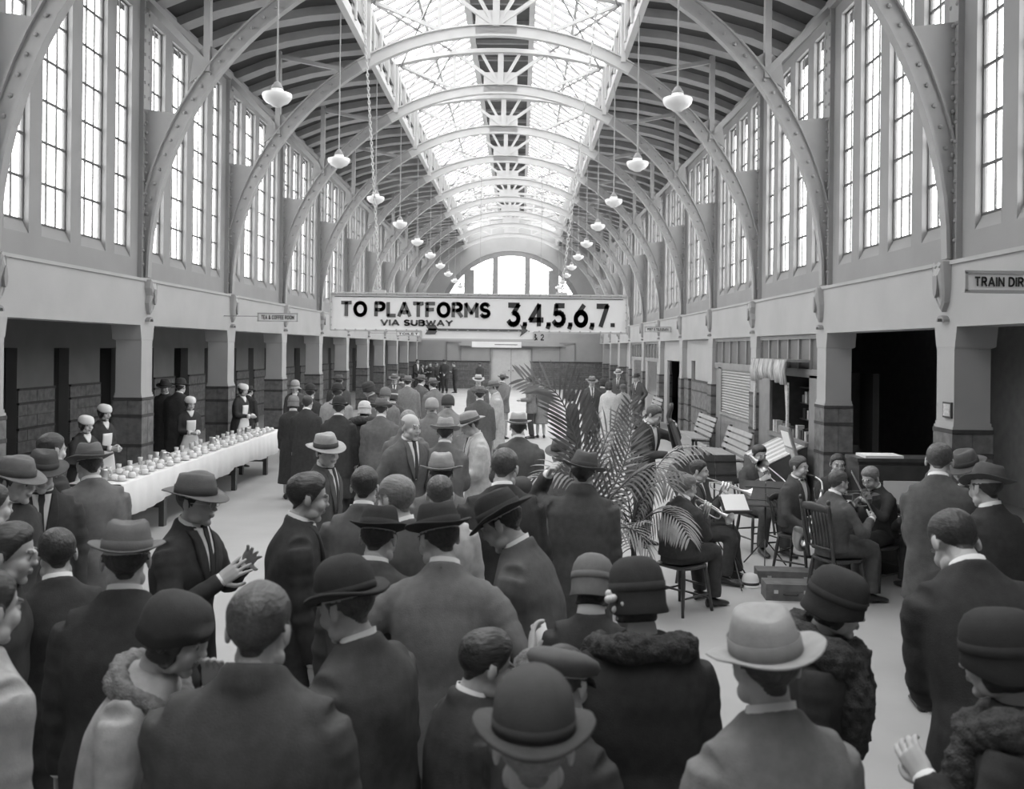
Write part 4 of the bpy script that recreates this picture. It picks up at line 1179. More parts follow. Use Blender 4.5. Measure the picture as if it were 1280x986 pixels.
    if glasses:
        mb = MB()
        for sd in (1, -1): mb.tube([(sd*.032+math.cos(t)*.021, -.098, .004+math.sin(t)*.018) for t in np.arange(12)*2*PI/12], .0016, 5, closed=True); mb.tube([(sd*.053, -.097, .006), (sd*.078, -.03, .008), (sd*.080, .01, .006)], .0016, 5)
        mb.tube([(-.011, -.1, .006), (.011, -.1, .006)], .0016, 5)
        mb.xf(lambda v: v @ RH.T+hc).build('spectacles', M['brass'], root)
    if hat:
        (hv, hf), bd = HATS[hat]; RT = RH @ rz_(R_(hat_tilt[2])) @ ry_(R_(hat_tilt[1])) @ rx_(R_(hat_tilt[0]))
        f_ = lambda v: (v*headscale*1.02) @ RT.T+hc
        ho = link('hat', make_mesh('hat', f_(hv), hf, [felt(hatv)] if hat != 'cap_band' else [M['linen']], None, True), root)
        if bd is not None: link('hat_band', make_mesh('hat_band', f_(bd[0]), bd[1], [felt(bandv)], None, True), ho)
    # world positions of the hands for things that are held
    M4 = lambda p: loc+s*(RF @ np.asarray(p))
    return {'root': root, 'wr': {sd: M4(W[sd]) for sd in W}, 'el': {sd: M4(E[sd]) for sd in E}, 'hand': {sd: M4(W[sd]+nrm(W[sd]-E[sd])*.085) for sd in W},
            'hc': M4(hc), 's': s, 'loc': loc, 'RF': RF, 'RH': RF @ RH, 'fdir': {sd: RF @ nrm(W[sd]-E[sd]) for sd in W}, 'M4': M4, 'front': lambda x, t, o_: M4(front(x, t, o_)), 'mouth': M4(hc+RH @ np.array((0, -.098, -.056))), 'spine': lambda *a: M4(spine(*a))}
# ---- the crowd.  face: 0 looks at the camera, 90 to the right, 180 away, -90 to the left
p = person
PP = {}
# nearest row
p('man in dark bowler hat with pale neckcloth, low at the front centre', 668, 835, 2.0, 180, 'bowler', .055, .03, .035, 'jacket', pitch=2, collar=True, hairm='hairlt')
PP['lightfed'] = p('man in pale grey fedora and light grey coat at front right', 958, 758, 2.42, 196, 'fedora', .34, .20, .17, 'coat', hat_tilt=(-4, 9, 0), pitch=4, turn=-6)
p('woman in black cloche with dark fur collar behind the pale fedora', 1047, 711, 3.45, 68, 'cloche', .022, .015, .022, 'coat', fem=True, hair='bob', fur=.075, furm='fur_dk', arms=('down', 'down'), pitch=10, hat_tilt=(6, 0, 0))
p('man in dark suit with bowed head turned away beside the piano crowd', 1178, 645, 3.85, 184, None, suit=.018, kind='long', lean=20, pitch=34, arms=('front_low', 'bent'), wide=1.1)
p('bareheaded man in charcoal suit standing with his back to us at the piano', 1176, 555, 6.5, 158, None, suit=.075, lean=7, pitch=18, hairm='hairmd', arms=('front_low', 'front_low'), turn=-10)
p('man in dark fedora with pale brim edge at the right by the piano', 1232, 579, 5.7, 200, 'fedora', .06, .02, .022, 'jacket', hat_tilt=(0, -14, 0), arms=('bent', 'bent'))
p('man with light hat brim looking down between two men at the piano', 1207, 562, 7.0, -62, 'fedora', .09, .03, .03, 'jacket', pitch=16, shirt=True, tie=.03)
p('man in grey jacket cut off at the right picture edge', 1316, 640, 4.4, 200, None, suit=.10, arms=('bent', 'down'))
PP['rblack'] = p('person in black coat at the lower right pointing with one hand', 1250, 762, 2.65, -128, 'cloche', .014, .010, .014, 'coat', fem=True, hair='bob', arms=((-.02, .22, -.12), 'down'), hands=('relax', 'flat'), fur=.06, furm='fur_dk')
PP['cloche'] = p('woman in black cloche with flower and broad black coat, seen from behind', 796, 697, 3.25, 184, 'cloche', .022, .018, .020, 'long', fem=True, hair='bob', wide=1.22, pitch=12, turn=14, arms=((.17, .22, -.03), 'down'), fur=.05, furm='fur_dk', furcuff=1, armpole=((.5, .1, -.8), None))
p('woman in plain grey felt hat left of the flowered black cloche', 741, 694, 3.95, 170, 'cloche', .16, .13, .03, 'coat', fem=True, hair='bob', pitch=20, headscale=1.05)
PP['greyback'] = p('man in mid grey suit and black hat with a rolled paper, back to us', 549, 628, 3.95, 176, 'homburg', .018, .012, .145, 'jacket', lean=8, pitch=14, turn=38, wide=1.0, arms=('hip', (.22, .14, -.32)), hands=('grip', 'grip'))
p('man in dark hat and grey suit in profile, bending over beside the grey back', 628, 613, 4.35, -108, 'fedora', .02, .015, .085, 'jacket', lean=13, pitch=22, arms=('bent', 'front_low'))
p('curly haired boy looking right behind the front bowler hat', 621, 789, 3.1, 118, None, suit=.03, hair='wave', pitch=18, headscale=1.06)
p('boy in flat cap behind the front bowler hat', 703, 812, 2.8, 150, 'cap', .10, suit=.03, pitch=14, headscale=1.06)
p('man in large dark bowler with white wing collar and grey coat', 434, 695, 3.1, -118, 'bowler', .020, .015, .050, 'coat', hairm='hairmd', pitch=14, wide=1.08)
p('broad man in dark overcoat with wavy brown hair, front left', 329, 730, 2.62, 176, None, suit=.050, kind='long', hair='wave', hairm='hairmd', pitch=10, wide=1.18, collar=False)
p('woman in dark cloche and pale coat with light fur collar', 221, 742, 2.9, 88, 'skullcap', .03, .02, .38, 'coat', fem=True, hair='bob', fur=.036, furm='fur', pitch=10, lean=16, wide=1.1, arms=('chin', 'down'))
p('person in pale coat cut off at the lower left edge', -8, 712, 2.95, 150, None, suit=.33, kind='coat', wide=1.12)
p('dark haired young man in profile at the left edge', 20, 655, 3.75, 104, None, suit=.03, hair='wave', pitch=8)
p('dark haired man in black coat beside the young man at the left edge', 70, 660, 4.1, 214, None, suit=.022, kind='coat', pitch=10)
p('man in mid grey bowler-shaped hat and black coat at left', 158, 650, 3.5, 190, 'homburg', .13, .10, .022, 'coat', pitch=4, hat_tilt=(0, -3, 0), turn=10)
PP['fingers'] = p('spectacled man in brown fedora and black suit counting on his fingers', 247, 590, 4.8, 80, 'fedora', .12, .035, .02, 'jacket', shirt=True, tie=.02, arms=((-.03, .25, -.10), (-.05, .25, -.13)), hands=('flat', 'flat'), glasses=True, pitch=4, hat_tilt=(-2, 0, 0))
p('bareheaded man in black dinner jacket and wing collar in profile', 391, 592, 4.85, 112, None, suit=.018, hair='wave', hairm='hairdk', shirt=True, pitch=8)
p('man in pale fedora looking back over his shoulder, dark overcoat', 409, 541, 7.3, 74, 'fedora', .34, .05, .06, 'coat', turn=-26, pitch=2, shirt=True, tie=.03, hat_tilt=(0, -6, 0), skin='skin')
p('man with dark quiffed hair and grey coat, back to us', 457, 584, 5.65, 178, None, suit=.085, kind='coat', hair='wave', hairm='hairdk', pitch=4)
p('fair haired man turned left behind the black hats', 491, 594, 4.75, -126, None, suit=.06, hairm='hairlt', pitch=8)
p('man in black felt hat and dark grey coat just behind the bowler', 474, 632, 4.2, 168, 'homburg', .016, .012, .055, 'coat', pitch=16)
p('grey haired man in pale raincoat, back to us, centre', 550, 594, 5.55, 186, None, suit=.40, kind='coat', hairm='hairmd', collar=False)
p('man in light grey fedora behind the pale raincoat', 552, 565, 6.35, 182, 'fedora', .30, .16, .13, 'coat', pitch=0)
PP['blackcoat'] = p('bareheaded man in black coat with bright white collar, centre', 633, 561, 5.9, 190, None, suit=.018, kind='coat', pitch=16, turn=-24, hairm='hairmd', wide=1.12)
p('smiling woman in dark hat peeping past the black coat', 649, 597, 6.5, -28, 'cloche_brim', .04, .03, .03, 'coat', fem=True, hair='bob', tilt=8)
PP['hatlift'] = p('man in dark overcoat lifting his hat in front of the palm', 729, 563, 6.2, 172, 'fedora', .075, .03, .055, 'coat', arms=((.06, .10, .20), 'down'), hands=('grip', 'relax'), armpole=((.55, -.75, -.35), None), hat_tilt=(-6, -10, 0), pitch=10, collar=False)
p('person in striped coat holding leaves, half hidden by the palm', 700, 548, 8.6, -28, 'fedora', .12, .04, .16, 'coat', arms=('bent', 'bent'), pitch=8)
# middle distance
p('bald man in dark suit with hands at his hips facing us', 515, 517, 8.8, 48, None, suit=.085, hair='bald', hairm='hairlt', arms=('pocket', 'pocket'), shirt=True, tie=.03, pitch=4)
p('man in grey suit and light fedora, back to us, beside the bald man', 557, 521, 9.1, 176, 'fedora', .30, .12, .115, 'jacket', arms=('bent', 'bent'))
PP['smoker'] = p('smoker in pale checked coat and fedora looking down', 588, 514, 10.0, -74, 'fedora', .28, .05, .45, 'coat', pitch=18, arms=('bent', 'bent'), shirt=True, tie=.04, hat_tilt=(-4, 0, 0))
p('man in charcoal suit and pale bowler-shaped hat, back to us, right of smoker', 648, 515, 9.4, 186, 'homburg', .34, .03, .075, 'jacket', wide=1.1, pitch=2, arms=('bent', 'bent'))
p('man in dark grey overcoat and grey hat behind the smoker', 600, 482, 16.0, 182, 'fedora', .16, .03, .085, 'coat')
p('man in pale raincoat and grey hat turned left in the middle distance', 617, 475, 18.5, -80, 'fedora', .16, .05, .38, 'coat')
p('man in pale straw-coloured hat facing us in the middle distance', 598, 468, 22.5, 8, 'fedora', .34, .05, .10, 'coat')
p('man in grey jacket and hat with hands held behind, far centre', 629, 466, 24.8, 160, 'fedora', .22, .03, .15, 'jacket', arms=('behind', 'behind'), trou=.3)
p('man in grey jacket and dark trousers behind the tall palm frond', 660, 471, 25.0, -84, None, suit=.17, trou=.03, arms=('bent', 'bent'))
p('woman in light grey coat behind the tall palm frond', 676, 473, 25.3, 186, 'cloche', .12, .08, .24, 'coat', fem=True, hair='bob')
p('woman in dark felt hat and black coat in profile behind the palm', 712, 487, 17.2, -98, 'cloche', .05, .03, .025, 'coat', fem=True, hair='bob')
p('man in dark overcoat and grey hat standing upright, far right group', 740, 470, 22.5, 6, 'fedora', .16, .03, .05, 'coat', shirt=True, tie=.06)
p('dark haired woman in black beside the white coat', 754, 473, 24.0, 150, 'cloche', .03, .03, .03, 'coat', fem=True, hair='bob')
p('woman in white coat and dark hat seen from behind', 761, 477, 22.3, 184, 'cloche', .035, .03, .50, 'coat', fem=True, hair='bob')
p('man in pale wide hat behind the white coat', 773, 461, 29.5, -20, 'fedora', .34, .06, .07, 'jacket', shirt=True, tie=.05)
p('girl in brimmed hat and pale dress in the far right group', 779, 480, 24.5, 0, 'cloche_brim', .09, .06, .40, 'dress', fem=True, hair='bob')
p('man in dark suit and black hat standing apart by the right wall', 796, 466, 28.0, -48, 'fedora', .05, .02, .06, 'jacket', arms=('pocket', 'pocket'), shirt=True, tie=.05)
# left crowd
p('woman in pale cloche facing us at the far end of the tea table', 369, 475, 19.5, 4, 'cloche_brim', .34, .2, .06, 'coat', fem=True, hair='bob', shirt=True)
p('man in black bowler beyond the tea table end', 388, 479, 16.6, 184, 'bowler', .02, .012, .02, 'coat')
p('woman in grey cloche and long black coat at the tea table end', 367, 494, 14.8, 186, 'cloche', .18, .14, .018, 'long', fem=True, hair='bob')
p('bareheaded man in long black coat at the tea table end', 385, 494, 14.2, 176, None, suit=.018, kind='long')
p('man in black bowler hat and black coat, back to us, left crowd', 424, 494, 12.5, 182, 'bowler', .016, .012, .018, 'coat')
p('man in black bowler and pale raincoat in the left crowd', 422, 478, 15.8, 180, 'bowler', .018, .012, .30, 'coat', wide=1.1)
p('man in brown fedora half hidden behind the two bowlers', 424, 468, 21.0, 186, 'fedora', .08, .03, .05, 'coat')
p('woman in white cloche and broad black fur-trimmed coat, back to us', 456, 501, 13.0, 180, 'cloche', .50, .4, .016, 'long', fem=True, hair='bob', wide=1.3, fur=.06, furm='fur_dk')
p('man in grey felt hat and long grey overcoat beside the white cloche', 477, 497, 12.4, 184, 'fedora', .11, .05, .10, 'long')
p('man in grey cap and grey coat in the left crowd', 482, 484, 15.8, 180, 'skullcap', .15, suit=.15, kind='coat')
p('woman in dark hat with pale band in the left crowd', 491, 486, 16.4, 176, 'cloche', .06, .40, .06, 'coat', fem=True, hair='bob')
p('bending man in dark hat with white collar in the left crowd', 461, 477, 17.2, -90, 'cloche', .03, .03, .03, 'coat', pitch=14, lean=10)
p('man in grey fedora and broad grey overcoat, far left crowd', 510, 469, 20.8, 178, 'fedora', .16, .06, .17, 'coat', wide=1.12)
p('man in grey hat near the left arcade, furthest of the crowd', 493, 467, 23.5, 10, 'fedora', .14, .05, .08, 'jacket', shirt=True, tie=.04)
p('man in dark felt hat behind the broad grey overcoat', 502, 467, 24.0, 180, 'fedora', .06, .03, .07, 'coat')
p('man in grey hat and dark grey coat in front of the far loungers', 527, 468, 22.0, 150, 'fedora', .13, .05, .09, 'coat')
p('man in grey overcoat with white collar stooping beside the dark grey coat', 541, 472, 19.8, 210, 'fedora', .16, .04, .14, 'coat', lean=9)
p('person in smooth pale cap and grey coat behind the bald man', 540, 497, 12.8, 186, 'skullcap', .30, suit=.14, kind='coat', collar=False)
p('person in dark round cap and broad pale cape', 560, 493, 13.4, 188, 'skullcap', .05, suit=.20, kind='coat', wide=1.35, collar=False)
p('curly grey haired man just behind the bald man', 511, 513, 10.2, 170, None, suit=.12, kind='coat', hair='wave', hairm='hairlt', collar=False)
p('dark hatted man in the shade of the left arcade', 206, 474, 17.4, 10, 'fedora', .02, .012, .018, 'coat')
p('second dark figure in the shade of the left arcade', 226, 472, 17.0, 170, 'bowler', .02, .012, .018, 'coat', wide=1.15)
p('dark figure behind the waitress furthest along the table', 312, 482, 20.5, 160, 'fedora', .03, .02, .02, 'coat')
# loungers by the end wall
for i, (u, v, fc, hv, lb) in enumerate([(522, 449, 40, None, 'bareheaded lounger nearest the left arcade by the end wall'), (528, 455, 70, None, 'short lounger with white shirt front by the end wall'),
        (533, 456, 20, None, 'lounger half hidden in the far group by the end wall'), (538, 453, -10, None, 'lounger looking left in the far group by the end wall'), (546, 453, 50, None, 'lounger with folded arms in the far group by the end wall'),
        (552, 455, 10, None, 'small lounger behind the tallest one by the end wall'), (556, 449, -5, 'cap', 'tallest lounger in a cap standing by the end wall'), (567, 453, -70, None, 'lounger at the right end of the far group by the end wall'), (503, 457, 30, None, 'lone dark figure under the far left arcade')]):
    p(lb, u, v, 49.0+.5*(i % 3), fc, hv, .03, suit=.03, shirt=i in (0, 1), arms=('fold', 'fold') if i % 2 else ('front_low', 'front_low'))
p('boy in cap alone against the end wall left of the door', 600, 453, 52.5, 0, 'cap', .05, suit=.05)
# waitresses
for u, v, Y, fc, lb in [(108, 520, 11.6, 62, 'waitress in white cap nearest us behind the tea table'), (131, 506, 13.0, 66, 'taller waitress with white cuffs standing by the first column'),
        (238, 496, 15.6, 40, 'waitress between the first two columns behind the tea table'), (304, 480, 18.4, 70, 'waitress at the far end behind the tea table')]:
    p(lb, u, v, Y, fc, 'cap_band', .7, suit=.02, kind='dress', fem=True, hair='bob', apron=True, arms=('bent', 'bent'), collar=False, pitch=6, cuff=False)
# group left of the table
p('man in grey fedora in profile at the left edge', 22, 570, 5.4, 80, 'fedora', .14, .05, .03, 'coat', pitch=6)
p('man in dark fedora with white shirt and black tie by the tea table', 53, 562, 5.9, 26, 'fedora', .05, .03, .02, 'jacket', shirt=True, tie=.02, pitch=6, hat_tilt=(0, 6, 0))
p('dark haired man with white collar behind the dark fedora', 68, 541, 6.9, 150, None, suit=.02)
PP['teaman'] = p('man in grey suit and fedora turning to the tea table', 112, 553, 6.4, 216, 'fedora', .12, .035, .125, 'jacket', pitch=8, turn=10, arms=('bent', 'bent'), wide=1.08)
p('person in white jacket at the left edge below the grey fedora', -6, 604, 4.9, 140, None, suit=.42, kind='coat')
# ---- the band
PP['bass'] = p('double bass player standing behind the palms', 823, 508, 11.4, 52, None, suit=.025, shirt=True, bow=True, pitch=22, turn=6, hair='short', hairm='hairmd', arms=((-.06, .30, .10), (.0, .40, -.22)), hands=('grip', 'grip'), lean=8)
PP['trumpet'] = p('seated trumpet player in dark coat nearest us, back turned', 862, 592, 8.75, 128, None, suit=.032, kind='jacket', sit=True, hairm='hairlt', lean=10, pitch=8, arms=((-.10, .30, -.06), (-.12, .28, -.06)), hands=('grip', 'grip'), h=1.70)
PP['flute'] = p('seated young trumpet player looking right behind the first', 876, 573, 9.8, 74, None, suit=.03, sit=True, hairm='hairdk', arms=((-.12, .30, -.04), (-.12, .30, -.06)), hands=('grip', 'grip'), pitch=6, h=1.70, shirt=True)
PP['trombone'] = p('seated trombone player facing us below the news stand', 951, 553, 11.3, 18, None, suit=.06, sit=True, hair='wave', arms=((-.13, .20, -.02), (-.05, .32, -.06)), hands=('grip', 'grip'), pitch=14, shirt=True, h=1.72)
PP['sax'] = p('seated saxophone player in dinner jacket and bow tie', 1000, 574, 10.1, 46, None, suit=.05, sit=True, hair='parted', hairm='hairmd', shirt=True, bow=True, arms=((-.10, .24, -.18), (.0, .24, -.42)), hands=('grip', 'grip'), pitch=2, h=1.72)
PP['violin'] = p('seated violinist in the turned wooden chair, back to us', 1051, 582, 9.0, 112, None, suit=.075, sit=True, hairm='hairmd', arms=((-.06, .36, -.02), (.02, .30, -.12)), hands=('grip', 'grip'), pitch=10, h=1.72)
PP['cello'] = p('seated dark haired musician in dinner jacket behind the violinist', 1048, 563, 10.4, -6, None, suit=.02, sit=True, shirt=True, bow=True, arms=('lap', 'lap'), pitch=6, h=1.72)
PP['violin2'] = p('fair haired violinist bowing at the piano', 1084, 586, 9.55, -58, None, suit=.022, sit=True, hair='wave', hairm='hairlt', arms=((-.08, .36, .0), (-.05, .32, -.08)), hands=('grip', 'grip'), pitch=22, lean=10, h=1.70)
PP['pianist'] = p('seated pianist at the upright piano hidden behind the charcoal suit', 1166, 587, 9.15, 176, None, suit=.02, sit=True, arms=((.10, .42, -.30), (.02, .40, -.30)), hands=('flat', 'flat'), h=1.70)
flush()
# ================================================================== tea table
TX0, TX1, TY0, TY1, TZ = -5.34, -4.70, 10.9, 18.25, .78
tt = tag(empty('tea_table', ((TX0+TX1)/2, (TY0+TY1)/2, 0)), 'long trestle table under a white cloth beside the left arcade', 'table')
cx, cy = (TX0+TX1)/2, (TY0+TY1)/2
MB().box(TX0-cx, TX1-cx, TY0-cy, TY1-cy, TZ-.035, TZ-.004).build('table_top', M['wood_dk'], tt)
for y in (11.2, 12.4, 15.5, 17.4):
    for x in (-4.79, -5.24):
        MB().box(x-cx-.035, x-cx+.035, y-cy-.05, y-cy+.05, 0, TZ-.035).build('leg', M['wood_dk'], tt)
    MB().box(-5.24-cx, -4.79-cx, y-cy-.02, y-cy+.02, .25, .31).build('stretcher', M['wood_dk'], tt)
cl = MB(); ys = np.linspace(TY0-.02, TY1+.02, 150); rr = []
for i, y in enumerate(ys):
    w1 = .012*math.sin(y*9)+.010*math.sin(y*23+1); w2 = .012*math.sin(y*7+2)
    hem = .40+.03*math.sin(y*2.1)+.012*math.sin(y*6.3)
    o = [(TX0-.03+w2, hem), (TX0-.022+w2*.5, .6), (TX0-.012, TZ-.01), (TX0, TZ+.004), ((TX0+TX1)/2, TZ+.004), (TX1, TZ+.004), (TX1+.012, TZ-.01), (TX1+.02+w1*.5, .62), (TX1+.032+w1, hem)]
    inn = [(x+(.006 if x < (TX0+TX1)/2 else -.006), z-.005) for x, z in reversed(o)]
    rr.append(np.array([(x, y, z) for x, z in o+inn]))
cl.rings(rr, cap=False)
er = []
for x in np.linspace(TX0-.01, TX1+.01, 20):
    wv = .012*math.sin(x*30); er.append(np.array([(x, TY1+.02, TZ+.004), (x, TY1+.04+wv, .6), (x, TY1+.055+wv*1.5, .36+.02*math.sin(x*12)), (x, TY1+.05+wv*1.5, .36+.02*math.sin(x*12)), (x, TY1+.034+wv, .6), (x, TY1+.014, TZ-.002)]))
cl.rings(er)
tag(cl.build('tablecloth', M['cloth_w'], None, True), 'white cloth hanging over the long tea table', 'tablecloth')
cupm = MB().lathe([(.0, .072), (.030, .071), (.042, .062), (.047, .045), (.046, .020), (.042, .010), (.036, .010)], n=14).mesh('cup', M['china'], True)
hnm = MB().tube([(.044, 0, .045), (.066, 0, .042), (.068, 0, .028), (.045, 0, .024)], .005, 5, res=2).mesh('handle', M['china'], True)
scm = MB().lathe([(.0, .004), (.040, .003), (.074, .012), (.076, .015), (.04, .010), (.0, .010)], n=16).mesh('saucer', M['china'], True)
zt = TZ+.005
for i in range(24):
    for j, x in enumerate((-4.79, -4.94, -5.09)):
        y = 11.15+i*.292+(.10 if j % 2 else 0)+random.uniform(-.03, .03)
        if j == 2 and i % 3 == 1: continue
        c = tag(empty('teacup', (x+random.uniform(-.02, .02), y, zt), random.uniform(0, 6)), 'white teacup set upside down on its saucer on the long cloth', 'teacup', 'teacups on the long table')
        link('saucer', scm, c); q = link('cup', cupm, c); link('handle', hnm, q)
M['tumbler'] = mat('pressed_glass', .55, .12, .15, 40, spec=.6)
tum = MB().lathe([(.0, .0), (.026, 0), (.034, .10), (.031, .10), (.024, .01), (.0, .01)], n=12).mesh('tumbler', M['tumbler'], True)
for i in range(22):
    y = 11.05+i*.32+random.uniform(-.06, .06)
    o = link('tumbler', tum, None, (-5.22+random.uniform(-.03, .03), y, zt)); tag(o, 'plain glass tumbler along the back edge of the tea table', 'tumbler', 'tumblers on the tea table')
jb = MB().lathe([(.0, 0), (.045, 0), (.055, .03), (.052, .08), (.040, .12), (.046, .145), (.042, .145), (.0, .13)], n=14).mesh('jug_body', M['brass'], True)
jh = MB().tube([(.045, 0, .13), (.085, 0, .12), (.085, 0, .06), (.05, 0, .04)], .007, 6, res=2).mesh('handle', M['brass'], True)
for i, (y, lb) in enumerate([(11.15, 'plated hot water jug at the near end of the tea table'), (13.0, 'plated jug on the tea table opposite the first column'), (15.1, 'plated jug in the middle of the tea table'), (17.0, 'plated jug near the far end of the tea table')]):
    j = tag(empty('jug', (-5.02, y, zt), i*.8), lb, 'jug'); link('jug_body', jb, j); link('handle', jh, j)

# ================================================================== right wall shop fronts
def infill(k, label):
    y0, y1 = Y0+BAY*k+.21, Y0+BAY*(k+1)-.21
    o = struct(empty('wall_shop_%d' % k, (0, 0, 0)), label)
    return o, y0, y1
def sb(side, d0, d1, y0, y1, z0, z1, name, m, par): q = MB(); sbox(q, side, d0, d1, y0, y1, z0, z1); return q.build(name, m, par)
def stone_infill(o, y0, y1, z1=1.6):
    for r_, (za, zb) in enumerate(((1.36, 1.58), (.90, 1.32), (.44, .86), (.0, .40))):
        n = 4
        for i in range(n):
            a = y0+(y1-y0)*i/n; sb(1, .06, .14, a+.006, a+(y1-y0)/n-.006, za, zb, 'stone_block', M['stone'], o)
    sb(1, .05, .14, y0, y1, 1.58, 1.63, 'stone_band', M['stone_dk'], o); sb(1, .05, .14, y0, y1, 1.32, 1.36, 'stone_band', M['stone_dk'], o); sb(1, .05, .14, y0, y1, .86, .90, 'stone_band', M['stone_dk'], o)
def transom(o, y0, y1, n, z0=2.15, z1=2.66):
    sb(1, .06, .20, y0, y1, z1, 2.75, 'transom_head', M['wood_mid'], o); sb(1, .06, .20, y0, y1, z0-.14, z0, 'transom_rail', M['wood_mid'], o)
    for i in range(n+1):
        y = y0+(y1-y0)*i/n; sb(1, .08, .18, y-.035, y+.035, z0, z1, 'transom_bar', M['wood_mid'], o)
    for i in range(n): sb(1, .12, .13, y0+(y1-y0)*i/n+.03, y0+(y1-y0)*(i+1)/n-.03, z0, z1, 'transom_pane', M['shop_glass'], o)
M['shop_glass'] = mat('grey_shop_glass', .20, .15, .1, 2, spec=.6)
M['shutter'] = mat('shutter_slat', .36, .5, .05)
M['valance'] = mat('awning_print', .16, .7, 0, 3, v2=.66, stretch=(6, 9, .8))
# bookstall bay
o, y0, y1 = infill(1, 'timber bookstall front in the second right bay')
transom(o, y0, y1, 6)
sb(1, .06, .16, y0, 15.35, 0, 2.05, 'stall_post', M['wood_mid'], o); sb(1, .06, .16, 17.75, y1, 0, 2.05, 'stall_post', M['wood_mid'], o)
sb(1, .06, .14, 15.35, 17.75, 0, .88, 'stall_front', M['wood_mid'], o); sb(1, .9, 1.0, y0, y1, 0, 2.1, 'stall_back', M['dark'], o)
sb(1, .0, .5, 15.35, 17.75, .86, .92, 'counter', M['wood_mid'], o)
for y in (15.35, 17.75): sb(1, .1, .95, y-.03, y+.03, .9, 2.1, 'stall_side', M['wood_dk'], o)
for z in (1.15, 1.45, 1.75): sb(1, .62, .9, 15.4, 17.7, z, z+.025, 'shelf', M['wood_dk'], o)
rb = np.random.default_rng(3)
shades = [mat('cover_%d' % i, v, .6, .1, 20) for i, v in enumerate((.06, .15, .3, .5, .65))]
nb = 0
for z in (.92, 1.175, 1.475):
    y = 15.5
    while y < 17.55:
        wd = rb.uniform(.06, .17); hh = rb.uniform(.10, .24); d0 = (.10 if z < 1 else .62)
        b = MB(); sbox(b, 1, d0, d0+.12, -wd*.45, wd*.45, 0, hh); q = b.build('magazine', shades[rb.integers(0, 5)], None, False, (0, y+wd/2, z))
        tag(q, 'small book or packet displayed in the bookstall', 'book', 'books on the bookstall shelves'); y += wd+rb.uniform(.02, .10); nb += 1
aw = tag(empty('awning', (XR-.30, 16.55, 1.9)), 'printed scalloped valance over the bookstall opening', 'awning')
for i in range(7):
    y = -1.12+i*.32; mb = MB()
    mb.tube([(0, y+.16, .40), (-.03, y+.16, .2), (0, y+.16, .03-.04*math.cos(i))], [.155, .165, .16], 12, flat=(.3, 1)); mb.build('valance_fold', M['valance'], aw, True)
MB().box(-.02, .36, -1.2, 1.2, .37, .41).build('awning_board', M['wood_mid'], aw)
for s_ in (-1, 1):
    mb = MB(); rr = []
    for z, a in ((.02, .18), (-.25, .12), (-.5, .07), (-.95, .10)): rr.append(np.array([(.02, s_*1.12, z), (.02, s_*(1.12-a), z), (.05, s_*(1.12-a), z), (.05, s_*1.12, z)]))
    mb.rings(rr).build('side_curtain', M['paper_g'], aw)
rk = tag(empty('newspaper_rack', (XR-.42, 15.75, 0)), 'sloping rack of newspapers in front of the bookstall', 'rack')
mb = MB(); mb.prism([(-.30, 0), (.34, 0), (.34, .90), (-.30, .58)], 'y', -.8, .8); mb.build('rack_case', M['wood_dk'], rk)
for i in range(11):
    y = -.73+i*.146; nrm_ = np.array((-.45, 0, .89)); q = MB()
    q.add([(-.29, y-.07, .60), (.30, y-.07, .89), (.30, y+.07, .89), (-.29, y+.07, .60), (-.29, y-.07, .615), (.30, y-.07, .905), (.30, y+.07, .905), (-.29, y+.07, .615)], [(0,1,2,3),(7,6,5,4),(0,4,5,1),(1,5,6,2),(2,6,7,3),(3,7,4,0)])
    q.build('newspaper', (M['paper_g'], M['paper'])[i % 2], rk)
bp = tag(empty('poster_board', (XR-.28, 14.95, 0)), 'tall poster board leaning beside the bookstall', 'notice board')
ax = np.array([nrm((.0, 1, 0)), nrm((-.96, 0, -.28)), nrm((-.28, 0, .96))])
MB().cbox((0, 0, .62), (.52, .04, 1.25), ax).build('board', M['wood_mid'], bp)
for i in range(4):
    MB().cbox(np.array((0, 0, .62))+ax[2]*(-.44+.29*i)-ax[1]*(-.026), (.42, .008, .25), ax).build('bill', (M['paper_g'], M['paper'])[i % 2], bp)
# shutter bay
o, y0, y1 = infill(2, 'shop front with roller shutter in the third right bay')
transom(o, y0, y1, 5); sb(1, .06, .16, y0, y0+.3, 0, 2.05, 'shop_post', M['wood_mid'], o); sb(1, .06, .16, y1-.75, y1-.45, 0, 2.05, 'shop_post', M['wood_mid'], o)
sb(1, .10, .2, y1-.45, y1, 0, 2.05, 'shop_door', M['wood_mid'], o); sb(1, .07, .15, y0+.3, y1-.75, 0, .95, 'stall_riser', M['wood_mid'], o)
z = .98
while z < 1.98:
    q = MB(); q.prism([(xs(1, .10), z), (xs(1, .075), z+.03), (xs(1, .10), z+.06), (xs(1, .13), z+.06), (xs(1, .13), z)], 'y', y0+.3, y1-.75); q.build('shutter_slat', M['shutter'], o); z += .062
sb(1, .04, .15, y0+.25, y1-.7, .93, .98, 'shop_sill', M['wood_lt'], o)
